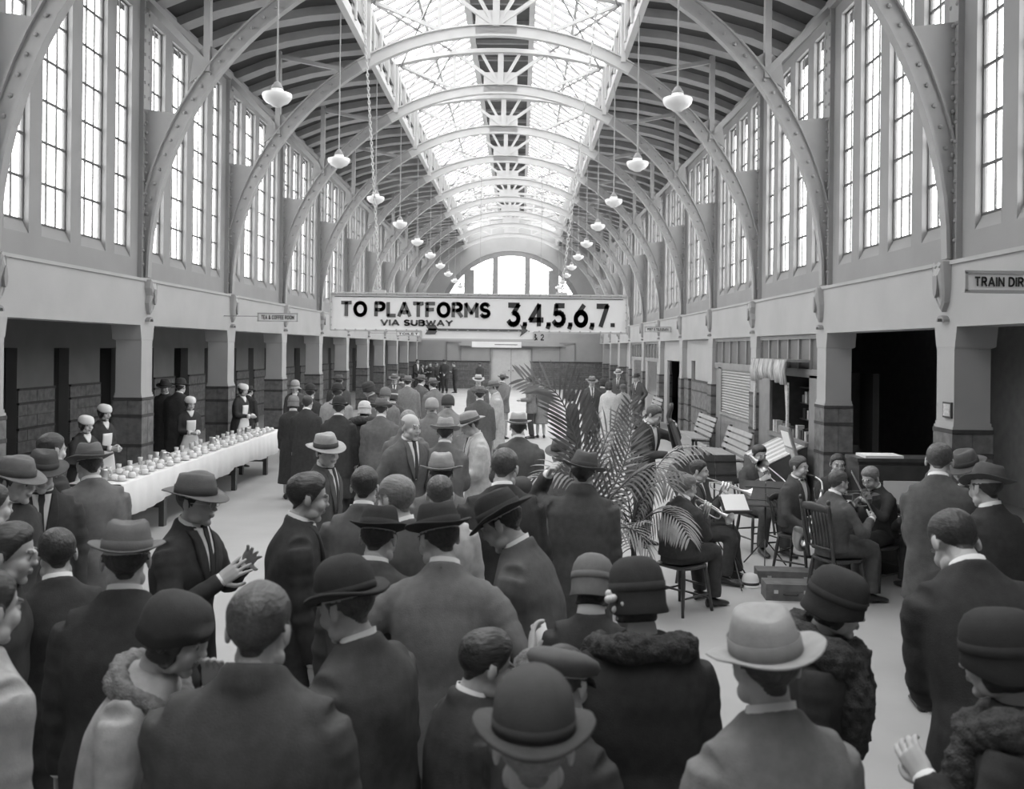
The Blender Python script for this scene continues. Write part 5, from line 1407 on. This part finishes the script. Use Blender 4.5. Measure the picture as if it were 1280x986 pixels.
# plain bays
o, y0, y1 = infill(3, 'plain plastered bay with narrow doorway in the right wall')
sb(1, .14, .22, y0, y1-1.3, 0, 2.75, 'infill', M['plaster'], o); sb(1, .14, .22, y1-.75, y1, 0, 2.75, 'infill', M['plaster'], o); sb(1, .14, .22, y1-1.3, y1-.75, 2.15, 2.75, 'infill', M['plaster'], o)
sb(1, .4, .45, y1-1.3, y1-.75, 0, 2.15, 'door_leaf', M['wood_mid'], o); stone_infill(o, y0, y1-1.3); stone_infill(o, y1-.75, y1)
o, y0, y1 = infill(4, 'plastered bay with dark open doorway in the right wall')
sb(1, .14, .22, y0, y0+.8, 0, 2.75, 'infill', M['plaster'], o); sb(1, .14, .22, y1-.7, y1, 0, 2.75, 'infill', M['plaster'], o); sb(1, .14, .22, y0+.8, y1-.7, 2.1, 2.75, 'infill', M['plaster'], o); sb(1, 1.0, 1.1, y0, y1, 0, 2.75, 'inner_wall', M['plaster'], o)
for k, nm in ((5, 'sixth'), (6, 'seventh')):
    o, y0, y1 = infill(k, 'glazed shop front in the %s right bay' % nm)
    transom(o, y0, y1, 5); sb(1, .08, .18, y0, y0+.8, 0, 2.05, 'shop_post', M['wood_lt'], o); sb(1, .08, .18, y1-.6, y1, 0, 2.05, 'shop_post', M['wood_lt'], o)
    sb(1, .12, .13, y0+.8, y1-.6, .8, 2.05, 'shop_window', M['shop_glass'], o); sb(1, .08, .18, y0+.8, y1-.6, 0, .8, 'stall_riser', M['wood_mid'], o)
for k, nm in ((7, 'eighth'), (8, 'ninth'), (9, 'tenth')):
    o, y0, y1 = infill(k, 'plain far bay with stone dado, %s on the right' % nm); sb(1, .34, .42, y0, y1, 0, 2.75, 'infill', M['plaster'], o)
    for z in (1.6, 1.34, .88): sb(1, .30, .36, y0, y1, z-.025, z+.025, 'stone_band', M['stone_dk'], o)
    sb(1, .31, .36, y0, y1, 0, 1.58, 'stone_dado', M['stone'], o)
# slatted benches along the right wall
def bench(label, x, y, L):
    b = tag(empty('bench', (x, y, 0)), label, 'bench', 'slatted benches along the right wall')
    for i in range(5): MB().box(-.42+i*.085, -.35+i*.085, -L/2, L/2, .42+.012*(2-i)*.5, .45+.012*(2-i)*.5).build('seat_slat', M['wood_lt'], b)
    for i in range(4):
        xx, zz = .03+.035*i, .52+.115*i; MB().cbox((xx, 0, zz), (.022, L, .085), np.array([[.96, 0, -.28], [0, 1, 0], [.28, 0, .96]])).build('back_slat', M['wood_lt'], b)
    for yy in (-L/2+.12, L/2-.12):
        q = MB(); q.bar((-.38, yy, 0), (-.36, yy, .42), .05, .05); q.bar((.06, yy, 0), (.02, yy, .42), .05, .05); q.bar((-.40, yy, .40), (.04, yy, .40), .05, .05); q.bar((.02, yy, .40), (.17, yy, .93), .04, .05); q.build('bench_end', M['wood_dk'], b)
bench('nearest slatted bench against the right wall by the bookstall', 4.18, 18.0, 2.0)
bench('second slatted bench further along the right wall', 4.32, 21.8, 2.0)
bench('furthest slatted bench along the right wall', 4.32, 29.6, 2.0)

# ================================================================== palms
def frond(parent, pts, n=30, L=.36, wd=.026, m='leaf', droop=.5, seed=0, side=None):
    r2 = np.random.default_rng(seed); pts = np.asarray(pts, float); pp, _ = spline(pts, np.ones(len(pts)), 14)
    seg = np.linalg.norm(np.diff(pp, axis=0), axis=1); cum = np.concatenate([[0], np.cumsum(seg)]); tot = cum[-1]
    at_ = lambda s: np.array([np.interp(s, cum, pp[:, i]) for i in range(3)])
    n = int(n*.85); wd = wd*.62; mb = MB(); mb.tube(pp, np.linspace(.011, .003, len(pp)), 6)
    st = mb.build('rachis', M['stem'], parent, True)
    lv = MB()
    sdv0 = nrm(side if side is not None else (r2.normal(), .6, .4))
    for i in range(n):
        f = .22+.78*i/(n-1); s = f*tot; c = at_(s); t = nrm(at_(min(tot, s+.02))-at_(s-.02)); sv = nrm(sdv0-np.dot(sdv0, t)*t); upv = np.cross(sv, t)
        ln = L*(1.0 if f < .75 else 1-.55*(f-.75)/.25)*(.75+.25*min(1, (f-.22)/.15))*r2.uniform(.9, 1.1)
        for sg in (-1, 1):
            d0 = nrm(sv*sg+t*(.75+.5*f)+upv*.15); a = c.copy(); row = []
            wv = nrm(np.cross(d0, upv)+.25*upv*r2.uniform(-1, 1))
            for q in range(6):
                g = q/5; w_ = wd*.5*(.5+1.9*g*(1-g)*1.6 if q < 5 else .02); row.append((a-wv*w_, a+wv*w_)); d = nrm(d0+np.array((0, 0, -1))*droop*g*1.5); a = a+d*ln/5
            V = [x for pr in row for x in pr]; lv.add(V, [(2*q, 2*q+1, 2*q+3, 2*q+2) for q in range(5)])
    o = lv.build('leaflets', M[m], st, False); return st
def palm(label, u, Y, fronds, pot=True, potv=None):
    b = P(u, 700, Y); r = tag(empty('potted_palm', (b[0], Y, 0)), label, 'palm')
    base = np.array((b[0], Y, 0))
    MB().lathe([(0, .0), (.15, 0), (.19, .34), (.205, .36), (.205, .40), (.185, .40), (.17, .35), (0, .35)], n=24).build('tub', M['plaster_up'], r, True)
    MB().lathe([(0, .33), (.175, .35), (.12, .375), (0, .38)], n=16).build('soil', M['wood_dk'], r, True)
    for i, (px, dY, kw) in enumerate(fronds):
        pts = [np.array((r_ * .03, .02*i-.05, .36)) for r_ in (math.sin(i*2.1),)]
        dl = np.linspace(0, dY, len(px))
        for (uu, vv), dd in zip(px, dl): pts.append(P(uu, vv, Y+dd)-base)
        frond(r, pts, seed=i+int(u), **kw)
    return r
palm('tall potted palm with high arching frond behind the hat lifter', 742, 8.3, [
    ([(737, 640), (727, 585), (714, 530), (694, 490), (655, 474)], -.2, dict(n=38, L=.40, wd=.036, droop=.12, side=(.7, .5, .3))),
    ([(742, 640), (748, 585), (762, 540), (790, 515)], .5, dict(n=26, L=.32, m='leaf2', droop=.5, side=(.6, .3, -.5))),
    ([(752, 640), (776, 590), (788, 548), (788, 505)], .3, dict(n=28, L=.27, droop=.1, side=(1, .2, .1))),
    ([(735, 645), (722, 605), (700, 590), (660, 600)], -.3, dict(n=28, L=.30, m='leaf2', droop=.6, side=(.2, .8, .3))),
    ([(750, 650), (775, 610), (810, 585), (848, 590)], -.5, dict(n=30, L=.34, m='leaf', droop=.8, side=(.1, .9, .4))),
    ([(745, 655), (758, 610), (770, 575), (766, 545)], .6, dict(n=24, L=.3, m='leaf2', droop=.3, side=(1, .1, .2))),
    ([(740, 650), (748, 615), (742, 580), (752, 556)], .8, dict(n=20, L=.26, m='leaf', droop=.4, side=(1, .5, .0))),
    ([(752, 680), (775, 660), (800, 668), (815, 700)], -.4, dict(n=22, L=.26, m='leaf2', droop=.7, side=(.2, .9, .3)))])
palm('second potted palm spreading low fronds beside the trumpet player', 792, 8.9, [
    ([(795, 650), (812, 600), (838, 566), (872, 558)], -.3, dict(n=30, L=.34, m='leaf2', droop=.7, side=(.2, .9, .4))),
    ([(790, 650), (782, 600), (788, 560), (776, 520)], .4, dict(n=26, L=.30, droop=.2, side=(1, .2, .1))),
    ([(798, 660), (822, 640), (846, 648), (862, 672)], -.9, dict(n=26, L=.34, m='leaf2', droop=1.0, wd=.030, side=(.2, .9, .3))),
    ([(788, 660), (776, 640), (768, 650), (758, 690)], -.5, dict(n=22, L=.28, m='leaf2', droop=.8, side=(.3, .9, .2))),
    ([(792, 650), (800, 610), (790, 580), (770, 580)], .2, dict(n=24, L=.30, m='leaf', droop=.5, side=(.4, .8, .4))),
    ([(790, 690), (785, 670), (792, 655), (806, 650)], -.6, dict(n=18, L=.24, m='leaf2', droop=.6, side=(.8, .5, .1))),
    ([(793, 650), (808, 615), (828, 600), (842, 612)], -.6, dict(n=26, L=.32, m='leaf', droop=.8, side=(.2, .9, .4)))])

# ================================================================== band furniture and instruments
def chair(label, loc, rz, s=1.0, back=True, ornate=False, h=.45):
    c = tag(empty('chair', loc, rz), label, 'chair'); c.scale = (s, s, s); m = M['wood_dk']
    st = MB(); rr = []
    q = np.arange(20)*2*PI/20
    for sc, z in ((.94, h-.03), (1, h-.02), (1, h-.005), (.95, h)):
        rr.append(np.array([(np.sign(math.cos(t))*abs(math.cos(t))**.6*.21*sc, -.08+np.sign(math.sin(t))*abs(math.sin(t))**.6*.20*sc, z) for t in q]))
    st.rings(rr).build('seat', m, c)
    ft = {}
    for sx in (-1, 1):
        for sy in (-1, 1):
            a = np.array((sx*.16, -.08+sy*.15, h-.02)); b = np.array((sx*.205, -.08+sy*.205, 0)); ft[(sx, sy)] = (a, b)
            pts = [a, a*.7+b*.3, a*.4+b*.6, b]; MB().tube(pts, [.016, .021, .017, .014], 8, res=2).build('leg', m, c, True)
    L = lambda k, f: ft[k][0]*(1-f)+ft[k][1]*f
    for f, ks in ((.45, (((-1, -1), (1, -1)), ((-1, 1), (1, 1)))), (.62, (((-1, -1), (-1, 1)), ((1, -1), (1, 1)))), (.72, (((-1, -1), (1, -1)),))):
        for a, b in ks: MB().tube([L(a, f), (L(a, f)+L(b, f))/2, L(b, f)], [.008, .012, .008], 7, res=2).build('stretcher', m, c, True)
    if back:
        H = 1.0 if ornate else .86
        for sx in (-1, 1):
            MB().tube([(sx*.18, .11, h-.02), (sx*.19, .15, .70), (sx*.20, .20, H)], [.018, .022, .015] if ornate else [.014, .013, .012], 8, res=4).build('back_post', m, c, True)
            if ornate: MB().ell((sx*.20, .202, H+.02), (.020, .020, .026), 8, 6).build('finial', m, c, True)
        MB().tube([(-.2, .19, H-.06), (0, .215, H-.04), (.2, .19, H-.06)], [.03, .045, .03], 8, res=3, flat=(1, .35) if False else (.35, 1)).build('top_rail', m, c, True)
        MB().tube([(-.185, .125, .56), (0, .135, .56), (.185, .125, .56)], .013, 8).build('cross_rail', m, c, True)
        for i in range(7 if ornate else 4):
            x = -.14+.28*i/(6 if ornate else 3); MB().tube([(x, .13, .56), (x, .165, .75), (x*1.05, .20, H-.07)], [.007, .011, .007], 6, res=3).build('spindle', m, c, True)
    return c
def seat_for(key, label, **kw):
    d = PP[key]; return chair(label, tuple(d['loc'])[:2]+(0,), d['root'].rotation_euler.z, d['s'], **kw)
seat_for('trumpet', 'dark wooden chair under the nearest trumpet player', back=False)
seat_for('flute', 'chair of the young trumpet player')
seat_for('trombone', 'chair of the trombone player')
seat_for('sax', 'chair of the saxophone player with crossed rails')
seat_for('violin', 'turned spindle-back chair of the violinist', ornate=True)
seat_for('cello', 'chair of the dark haired musician behind the violinist')
seat_for('violin2', 'chair of the fair haired violinist')
seat_for('pianist', 'round wooden stool at the upright piano', back=False)

def frame_to(o, pos, ydir, up=(0, 0, 1)):
    y = nrm(ydir); x = nrm(np.cross(y, up)); z = np.cross(x, y)
    o.matrix_world = Matrix(((x[0], y[0], z[0], pos[0]), (x[1], y[1], z[1], pos[1]), (x[2], y[2], z[2], pos[2]), (0, 0, 0, 1)))
def trumpet(label, pos, ydir, up=(0, 0, 1)):
    t = tag(empty('trumpet'), label, 'trumpet')
    MB().tube([(0, -.01, 0), (0, .02, 0), (0, .05, 0)], [.012, .008, .006], 10).build('mouthpiece', M['brass'], t, True)
    MB().tube([(0, .04, 0), (0, .30, 0), (0, .36, -.02), (0, .36, -.07), (0, .30, -.09), (0, .12, -.09), (0, .06, -.075), (0, .05, -.04), (0, .09, -.02)], .0065, 8, res=4).build('leadpipe', M['brass'], t, True)
    MB().tube([(0, .08, -.018), (0, .30, -.018), (0, .38, -.018), (0, .43, -.018), (0, .462, -.018), (0, .475, -.018)], [.008, .010, .015, .026, .048, .062], 18, cap=False).build('bell', M['brass'], t, True)
    for i in range(3): 
        v = MB().tube([(.012, .17+.032*i, -.13), (.012, .17+.032*i, .02)], .012, 10).build('valve', M['brass'], t, True)
    frame_to(t, pos, ydir, up); return t
d = PP['trumpet']; trumpet('trumpet of the nearest player, bell pointing right', d['mouth'], P(903, 640, 8.5)-d['mouth'])
d = PP['flute']; trumpet('trumpet raised by the young player', d['mouth'], d['RF'] @ np.array((.1, -1, -.28)))
# trombone
d = PP['trombone']; t = tag(empty('trombone'), 'trombone with its bell turned towards us', 'trombone')
MB().tube([(0, -.01, 0), (0, .03, 0), (0, .06, 0)], [.015, .010, .007], 10).build('mouthpiece', M['brass'], t, True)
MB().tube([(0, .05, 0), (0, .55, 0), (0, .62, -.03), (0, .62, -.07), (0, .55, -.10), (0, .08, -.10)], .008, 8, res=4).build('slide', M['brass'], t, True)
MB().tube([(0, .08, -.10), (.03, -.02, -.08), (.07, -.10, -.03), (.11, -.12, .03), (.13, -.06, .06)], .010, 8, res=4).build('tuning_bow', M['brass'], t, True)
MB().tube([(.13, -.07, .06), (.13, .06, .06), (.13, .14, .06), (.13, .20, .06), (.13, .235, .06), (.13, .25, .06)], [.011, .016, .024, .042, .070, .088], 20, cap=False).build('bell', M['brass'], t, True)
frame_to(t, d['mouth'], d['RF'] @ np.array((-.12, -1, -.25)))
# saxophone
t = tag(empty('saxophone'), 'curved silver saxophone held across the player', 'saxophone'); d = PP['sax']; m0 = d['mouth']
off = m0-P(1010, 597, 9.9)
sq = [P(u, v, y)+off*(1-k*.12) for k, (u, v, y) in enumerate([(1010, 597, 9.9), (1020, 600, 9.84), (1028, 606, 9.80), (1029, 616, 9.78), (1024, 634, 9.76), (1017, 655, 9.74), (1009, 678, 9.70), (1003, 686, 9.66), (997, 682, 9.62), (996, 672, 9.58), (999, 661, 9.55)])]
sq = np.array(sq)-m0
MB().tube(sq[:2], [.009, .010], 8).build('mouthpiece', M['leather'], t, True)
MB().tube(sq[1:4], [.008, .010, .013], 10, res=4).build('neck', M['brass'], t, True)
MB().tube(sq[3:7], [.016, .021, .026, .031], 12, res=4).build('body_tube', M['brass'], t, True)
MB().tube(sq[6:], [.031, .034, .038, .048, .064], 14, res=4, cap=False).build('bell', M['brass'], t, True)
for i in range(7):
    f = i/6; c = sq[3]*(1-f)+sq[6]*f; MB().cbox(c+np.array((-.02, -.03, .0)), (.028, .014, .028)).build('key', M['brass'], t)
t.location = m0
# violins, bows
def fiddle_outline(L, w1, w2, w3, n=40):
    pts = []
    for i in range(n+1):
        f = i/n; y = L*f
        wv = np.interp(f, [0, .04, .18, .34, .5, .62, .70, .84, .96, 1], [0, w3*.55, w3, w3*.86, w2, w2*1.02, w1*.86, w1, w1*.6, 0]); pts.append((wv, y))
    return pts+[(-x, y) for x, y in reversed(pts[1:-1])]
def fiddle(name, label, cat, L, w1, w2, w3, dep, neck, m):
    t = tag(empty(name), label, cat)
    MB().prism(fiddle_outline(L, w1, w2, w3), 'z', -dep/2, dep/2).build('body_box', m, t)
    MB().bar((0, L*.55, dep*.72), (0, L+neck, dep*.55), L*.07, L*.025).build('fingerboard', M['leather'], t)
    MB().bar((0, L*.98, dep*.1), (0, L+neck, dep*.35), L*.05, L*.045).build('neck', m, t)
    sc = [(0, L+neck+L*.22*f+.0, dep*.35-L*.03*f+L*.05*math.sin(f*5)) for f in np.linspace(0, 1, 6)]
    MB().tube(sc, np.linspace(L*.032, L*.022, 6), 8).build('scroll', m, t, True)
    MB().bar((0, L*.04, dep*.62), (0, L*.30, dep*.72), L*.12, L*.02).build('tailpiece', M['leather'], t)
    MB().box(-L*.06, L*.06, L*.36, L*.38, dep*.5, dep*1.15).build('bridge', M['wood_lt'], t)
    for i in range(4):
        x = (-1.5+i)*L*.02; MB().tube([(x, L*.25, dep*.80), (x, L*.37, dep*1.18), (x*.6, L+neck, dep*.72)], max(.0008, L*.002), 4).build('string', M['brass'], t)
    for s_ in (-1, 1): MB().tube([(s_*L*.13, L*.30, dep*.51), (s_*L*.10, L*.36, dep*.52), (s_*L*.12, L*.43, dep*.51)], L*.008, 5, res=3).build('sound_hole', M['leather'], t)
    return t
M['varnish'] = mat('varnished_spruce', .10, .3, .2, 8, spec=.6, stretch=(8, 1, 8))
M['varnish_lt'] = mat('bass_varnish', .075, .3, .2, 5, spec=.6, stretch=(8, 1, 8))
def bow(label, a, b):
    a, b = np.asarray(a), np.asarray(b); t = tag(empty('bow', a), label, 'bow'); d = b-a
    MB().tube([(0, 0, 0), d*.5+np.array((0, 0, .004)), d], [.005, .004, .003], 6).build('stick', M['wood_lt'], t, True)
    MB().tube([np.array((0, 0, -.018)), d+np.array((0, 0, -.016))], .0022, 5).build('bow_hair', M['paper'], t); MB().cbox(d*.03+np.array((0, 0, -.01)), (.02, .03, .02)).build('frog', M['leather'], t)
d = PP['violin']; v1 = fiddle('violin', 'violin tucked under the chin of the seated violinist', 'violin', .355, .083, .056, .104, .045, .13, M['varnish'])
frame_to(v1, d['hc']+d['RF'] @ np.array((.06, -.06, -.15)), d['RF'] @ np.array((.45, -1, -.05)))
bow('bow of the violinist in the spindle-back chair', d['hand'][-1], P(1064, 588, 8.9))
d = PP['violin2']; v2 = fiddle('violin', 'violin played by the fair haired musician at the piano', 'violin', .355, .083, .056, .104, .045, .13, M['varnish'])
frame_to(v2, d['hc']+d['RF'] @ np.array((.06, -.06, -.15)), d['RF'] @ np.array((.4, -1, -.1)))
bow('bow of the fair haired violinist', d['hand'][-1], d['hand'][-1]+np.array((-.20, -.12, .40)))
d = PP['cello']; ce = fiddle('cello', 'cello with its neck leaning past the dark haired musician', 'cello', .75, .17, .12, .21, .13, .28, M['varnish'])
cb = d['loc']+d['RF'] @ np.array((.06, -.62, .14)); frame_to(ce, cb, P(1052, 556, 10.75)-cb, (0, 1, .2))
MB().tube([(0, 0, 0), (0, -.16, 0)], .006, 6).build('end_pin', M['brass'], ce)
db = fiddle('double_bass', 'double bass rising behind the palms', 'double bass', 1.08, .25, .18, .32, .20, .42, M['varnish_lt'])
b0 = P(882, 688, 11.0); b0[2] = .12; frame_to(db, b0, P(838, 503, 11.25)-b0, (-.5, 1, -.35))
MB().tube([(0, 0, 0), (0, -.13, 0)], .010, 6).build('end_pin', M['brass'], db)
# music stands
def music_stand(label, u, v, Y, w_, h_, rz, m, sheet=None, tilt=25, legs=True):
    c = P(u, v, Y); t = tag(empty('music_stand', (c[0], c[1], 0), R_(rz)), label, 'music stand'); zc = c[2]
    ax = np.array([[1, 0, 0], [0, math.sin(R_(tilt)), math.cos(R_(tilt))*-1*0+math.sin(R_(90-tilt))*0], [0, 0, 1]])
    ry = np.array([(1, 0, 0), (0, math.cos(R_(tilt)), -math.sin(R_(tilt))), (0, math.sin(R_(tilt)), math.cos(R_(tilt)))])
    for s_ in (-1, 1): MB().cbox(np.array((s_*w_/4, 0, zc)), (w_/2-.006, .012, h_), ry).build('desk_panel', m, t)
    for q in (-.25, .25): MB().cbox(np.array((0, 0, zc))+ry[2]*q*h_-ry[1]*.010, (w_*.94, .010, .012), ry).build('desk_rail', M['leather'], t)
    MB().cbox(np.array((0, 0, zc))-ry[2]*h_/2-ry[1]*.02, (w_, .05, .012), ry).build('ledge', m, t)
    if sheet: MB().cbox(np.array((0, 0, zc+.02))-ry[1]*.014, (w_*.86, .004, h_*.95), ry).build('sheet_music', M['paper'], t)
    MB().tube([(0, .02, zc), (0, .02, .25)], .011, 8).build('pole', M['leather'], t)
    for q in range(3):
        a = q*2*PI/3+.5; MB().tube([(0, .02, .32), (math.cos(a)*.14, .02+math.sin(a)*.14, .16), (math.cos(a)*.27, .02+math.sin(a)*.27, .01)], .008, 6).build('leg', M['leather'], t)
music_stand('dark folding desk stand behind the young trumpet player', 894, 585, 10.6, .52, .30, 10, M['wood_dk'], tilt=10)
music_stand('low music stand with a bright white sheet', 918, 631, 9.6, .30, .22, 8, M['wood_dk'], True, 48)
music_stand('dark music stand in front of the trombone player', 957, 617, 10.4, .48, .30, -14, M['wood_dk'], False, 28)
music_stand('slim music stand beside the saxophone player', 1040, 640, 9.9, .34, .26, 150, M['wood_dk'], False, 30)
# instrument cases, piano, odds and ends
def case(label, u, v, Y, L, W_, H, rz):
    c = P(u, v, Y); t = tag(empty('instrument_case', (c[0], Y, 0), R_(rz)), label, 'case')
    MB().box(-L/2, L/2, -W_/2, W_/2, .0, H*.55).build('case_body', M['case'], t); MB().box(-L/2, L/2, -W_/2, W_/2, H*.56, H).build('lid', M['case'], t)
    for x in (-L*.3, L*.3): MB().box(x-.02, x+.02, -W_/2-.012, -W_/2, H*.45, H*.66).build('clasp', M['brass'], t)
    MB().tube([(-.07, -W_/2, H*.4), (-.05, -W_/2-.03, H*.4), (.05, -W_/2-.03, H*.4), (.07, -W_/2, H*.4)], .008, 6).build('handle', M['leather'], t)
M['case'] = mat('worn_case', .16, .6, .25, 8)
case('flat instrument case on the floor nearest us by the spindle chair', 985, 735, 9.15, .48, .26, .16, -4)
case('longer instrument case behind the first one on the floor', 982, 705, 9.75, .62, .24, .14, -6)
c = P(938, 718, 9.6); q = tag(empty('felt_hat', (c[0], 9.6, 0)), 'pale round hat set down on the floor by the music stand', 'hat')
MB().lathe([(.12, .0), (.125, .01), (.09, .016), (.088, .07), (.07, .115), (.03, .13), (0, .132)], n=24).build('crown', M['linen'], q, True); MB().lathe([(.091, .018), (.0925, .02), (.0925, .045), (.089, .045)], n=24, cap=False).build('hat_band', M['leather'], q, True)
pn = tag(empty('upright_piano', (4.22, 10.15, 0)), 'dark upright piano with papers on top beside the right column', 'piano'); W2 = .47
MB().box(-W2, W2, 0, .35, .0, 1.24).build('case_body', M['wood_dk'], pn); MB().box(-W2-.02, W2+.02, -.02, .37, 1.24, 1.28).build('lid', M['wood_dk'], pn)
MB().box(-W2, W2, -.32, .02, .58, .66).build('key_bed', M['wood_dk'], pn); MB().box(-W2, W2, -.02, .0, .72, 1.2).build('front_panel', M['wood_dk'], pn)
for s_ in (-1, 1):
    MB().box(s_*W2-.03, s_*W2+.03, -.34, .02, .58, .76).build('cheek', M['wood_dk'], pn); MB().tube([(s_*(W2-.02), -.28, .58), (s_*(W2-.02), -.28, .3), (s_*(W2-.02), -.28, 0)], [.04, .025, .035], 8, res=2).build('leg', M['wood_dk'], pn, True)
nk = 34
for i in range(nk):
    x = -W2+.04+(2*W2-.08)*i/nk; MB().box(x, x+(2*W2-.08)/nk-.002, -.30, -.10, .66, .685).build('white_key', M['china'], pn)
    if i % 7 in (0, 1, 3, 4, 5): MB().box(x+.02, x+.036, -.22, -.10, .685, .70).build('black_key', M['leather'], pn)
MB().box(-.3, .3, -.06, -.03, .76, 1.02).build('music_desk', M['wood_dk'], pn)
o = MB().box(-.22, .22, -.075, -.062, .78, 1.04).build('sheet_music', M['paper'], None, False, (4.22, 10.15, 0)); tag(o, 'white sheet music open on the piano desk', 'sheet music')
o = MB().box(-.40, .02, -.02, .28, 1.281, 1.31).build('paper_pile', M['paper'], None, False, (4.22, 10.15, 0)); tag(o, 'loose white papers lying on top of the piano', 'papers')
# things held or worn
d = PP['greyback']; mb = MB(); a = d['hand'][-1]; mb.tube([a+np.array((-.04, -.0, .20)), a+np.array((.03, -.02, -.06))], [.034, .036], 14); tag(mb.build('rolled_paper', M['paper'], None, True), 'rolled white paper in the hand of the grey suited man', 'paper')
d = PP['smoker']; a = d['mouth']; dr = d['RF'] @ np.array((0, -1, -.35)); tag(MB().tube([a, a+dr*.075], .005, 8).build('cigarette', M['paper'], None, True), 'cigarette in the mouth of the smoker in the pale coat', 'cigarette')
d = PP['cloche']; mb = MB(); c = d['hc']+d['RH'] @ np.array((.095, .03, -.0))
for i in range(9):
    e = rb.normal(size=3)*.022; mb.ell(c+e, (.014, .014, .014), 8, 6)
o = mb.build('hat_flower', M['linen'], None, True); o.matrix_parent_inverse = d['root'].matrix_world.inverted(); o.parent = d['root']
bpy.context.view_layer.update(); o.matrix_parent_inverse = d['root'].matrix_world.inverted()
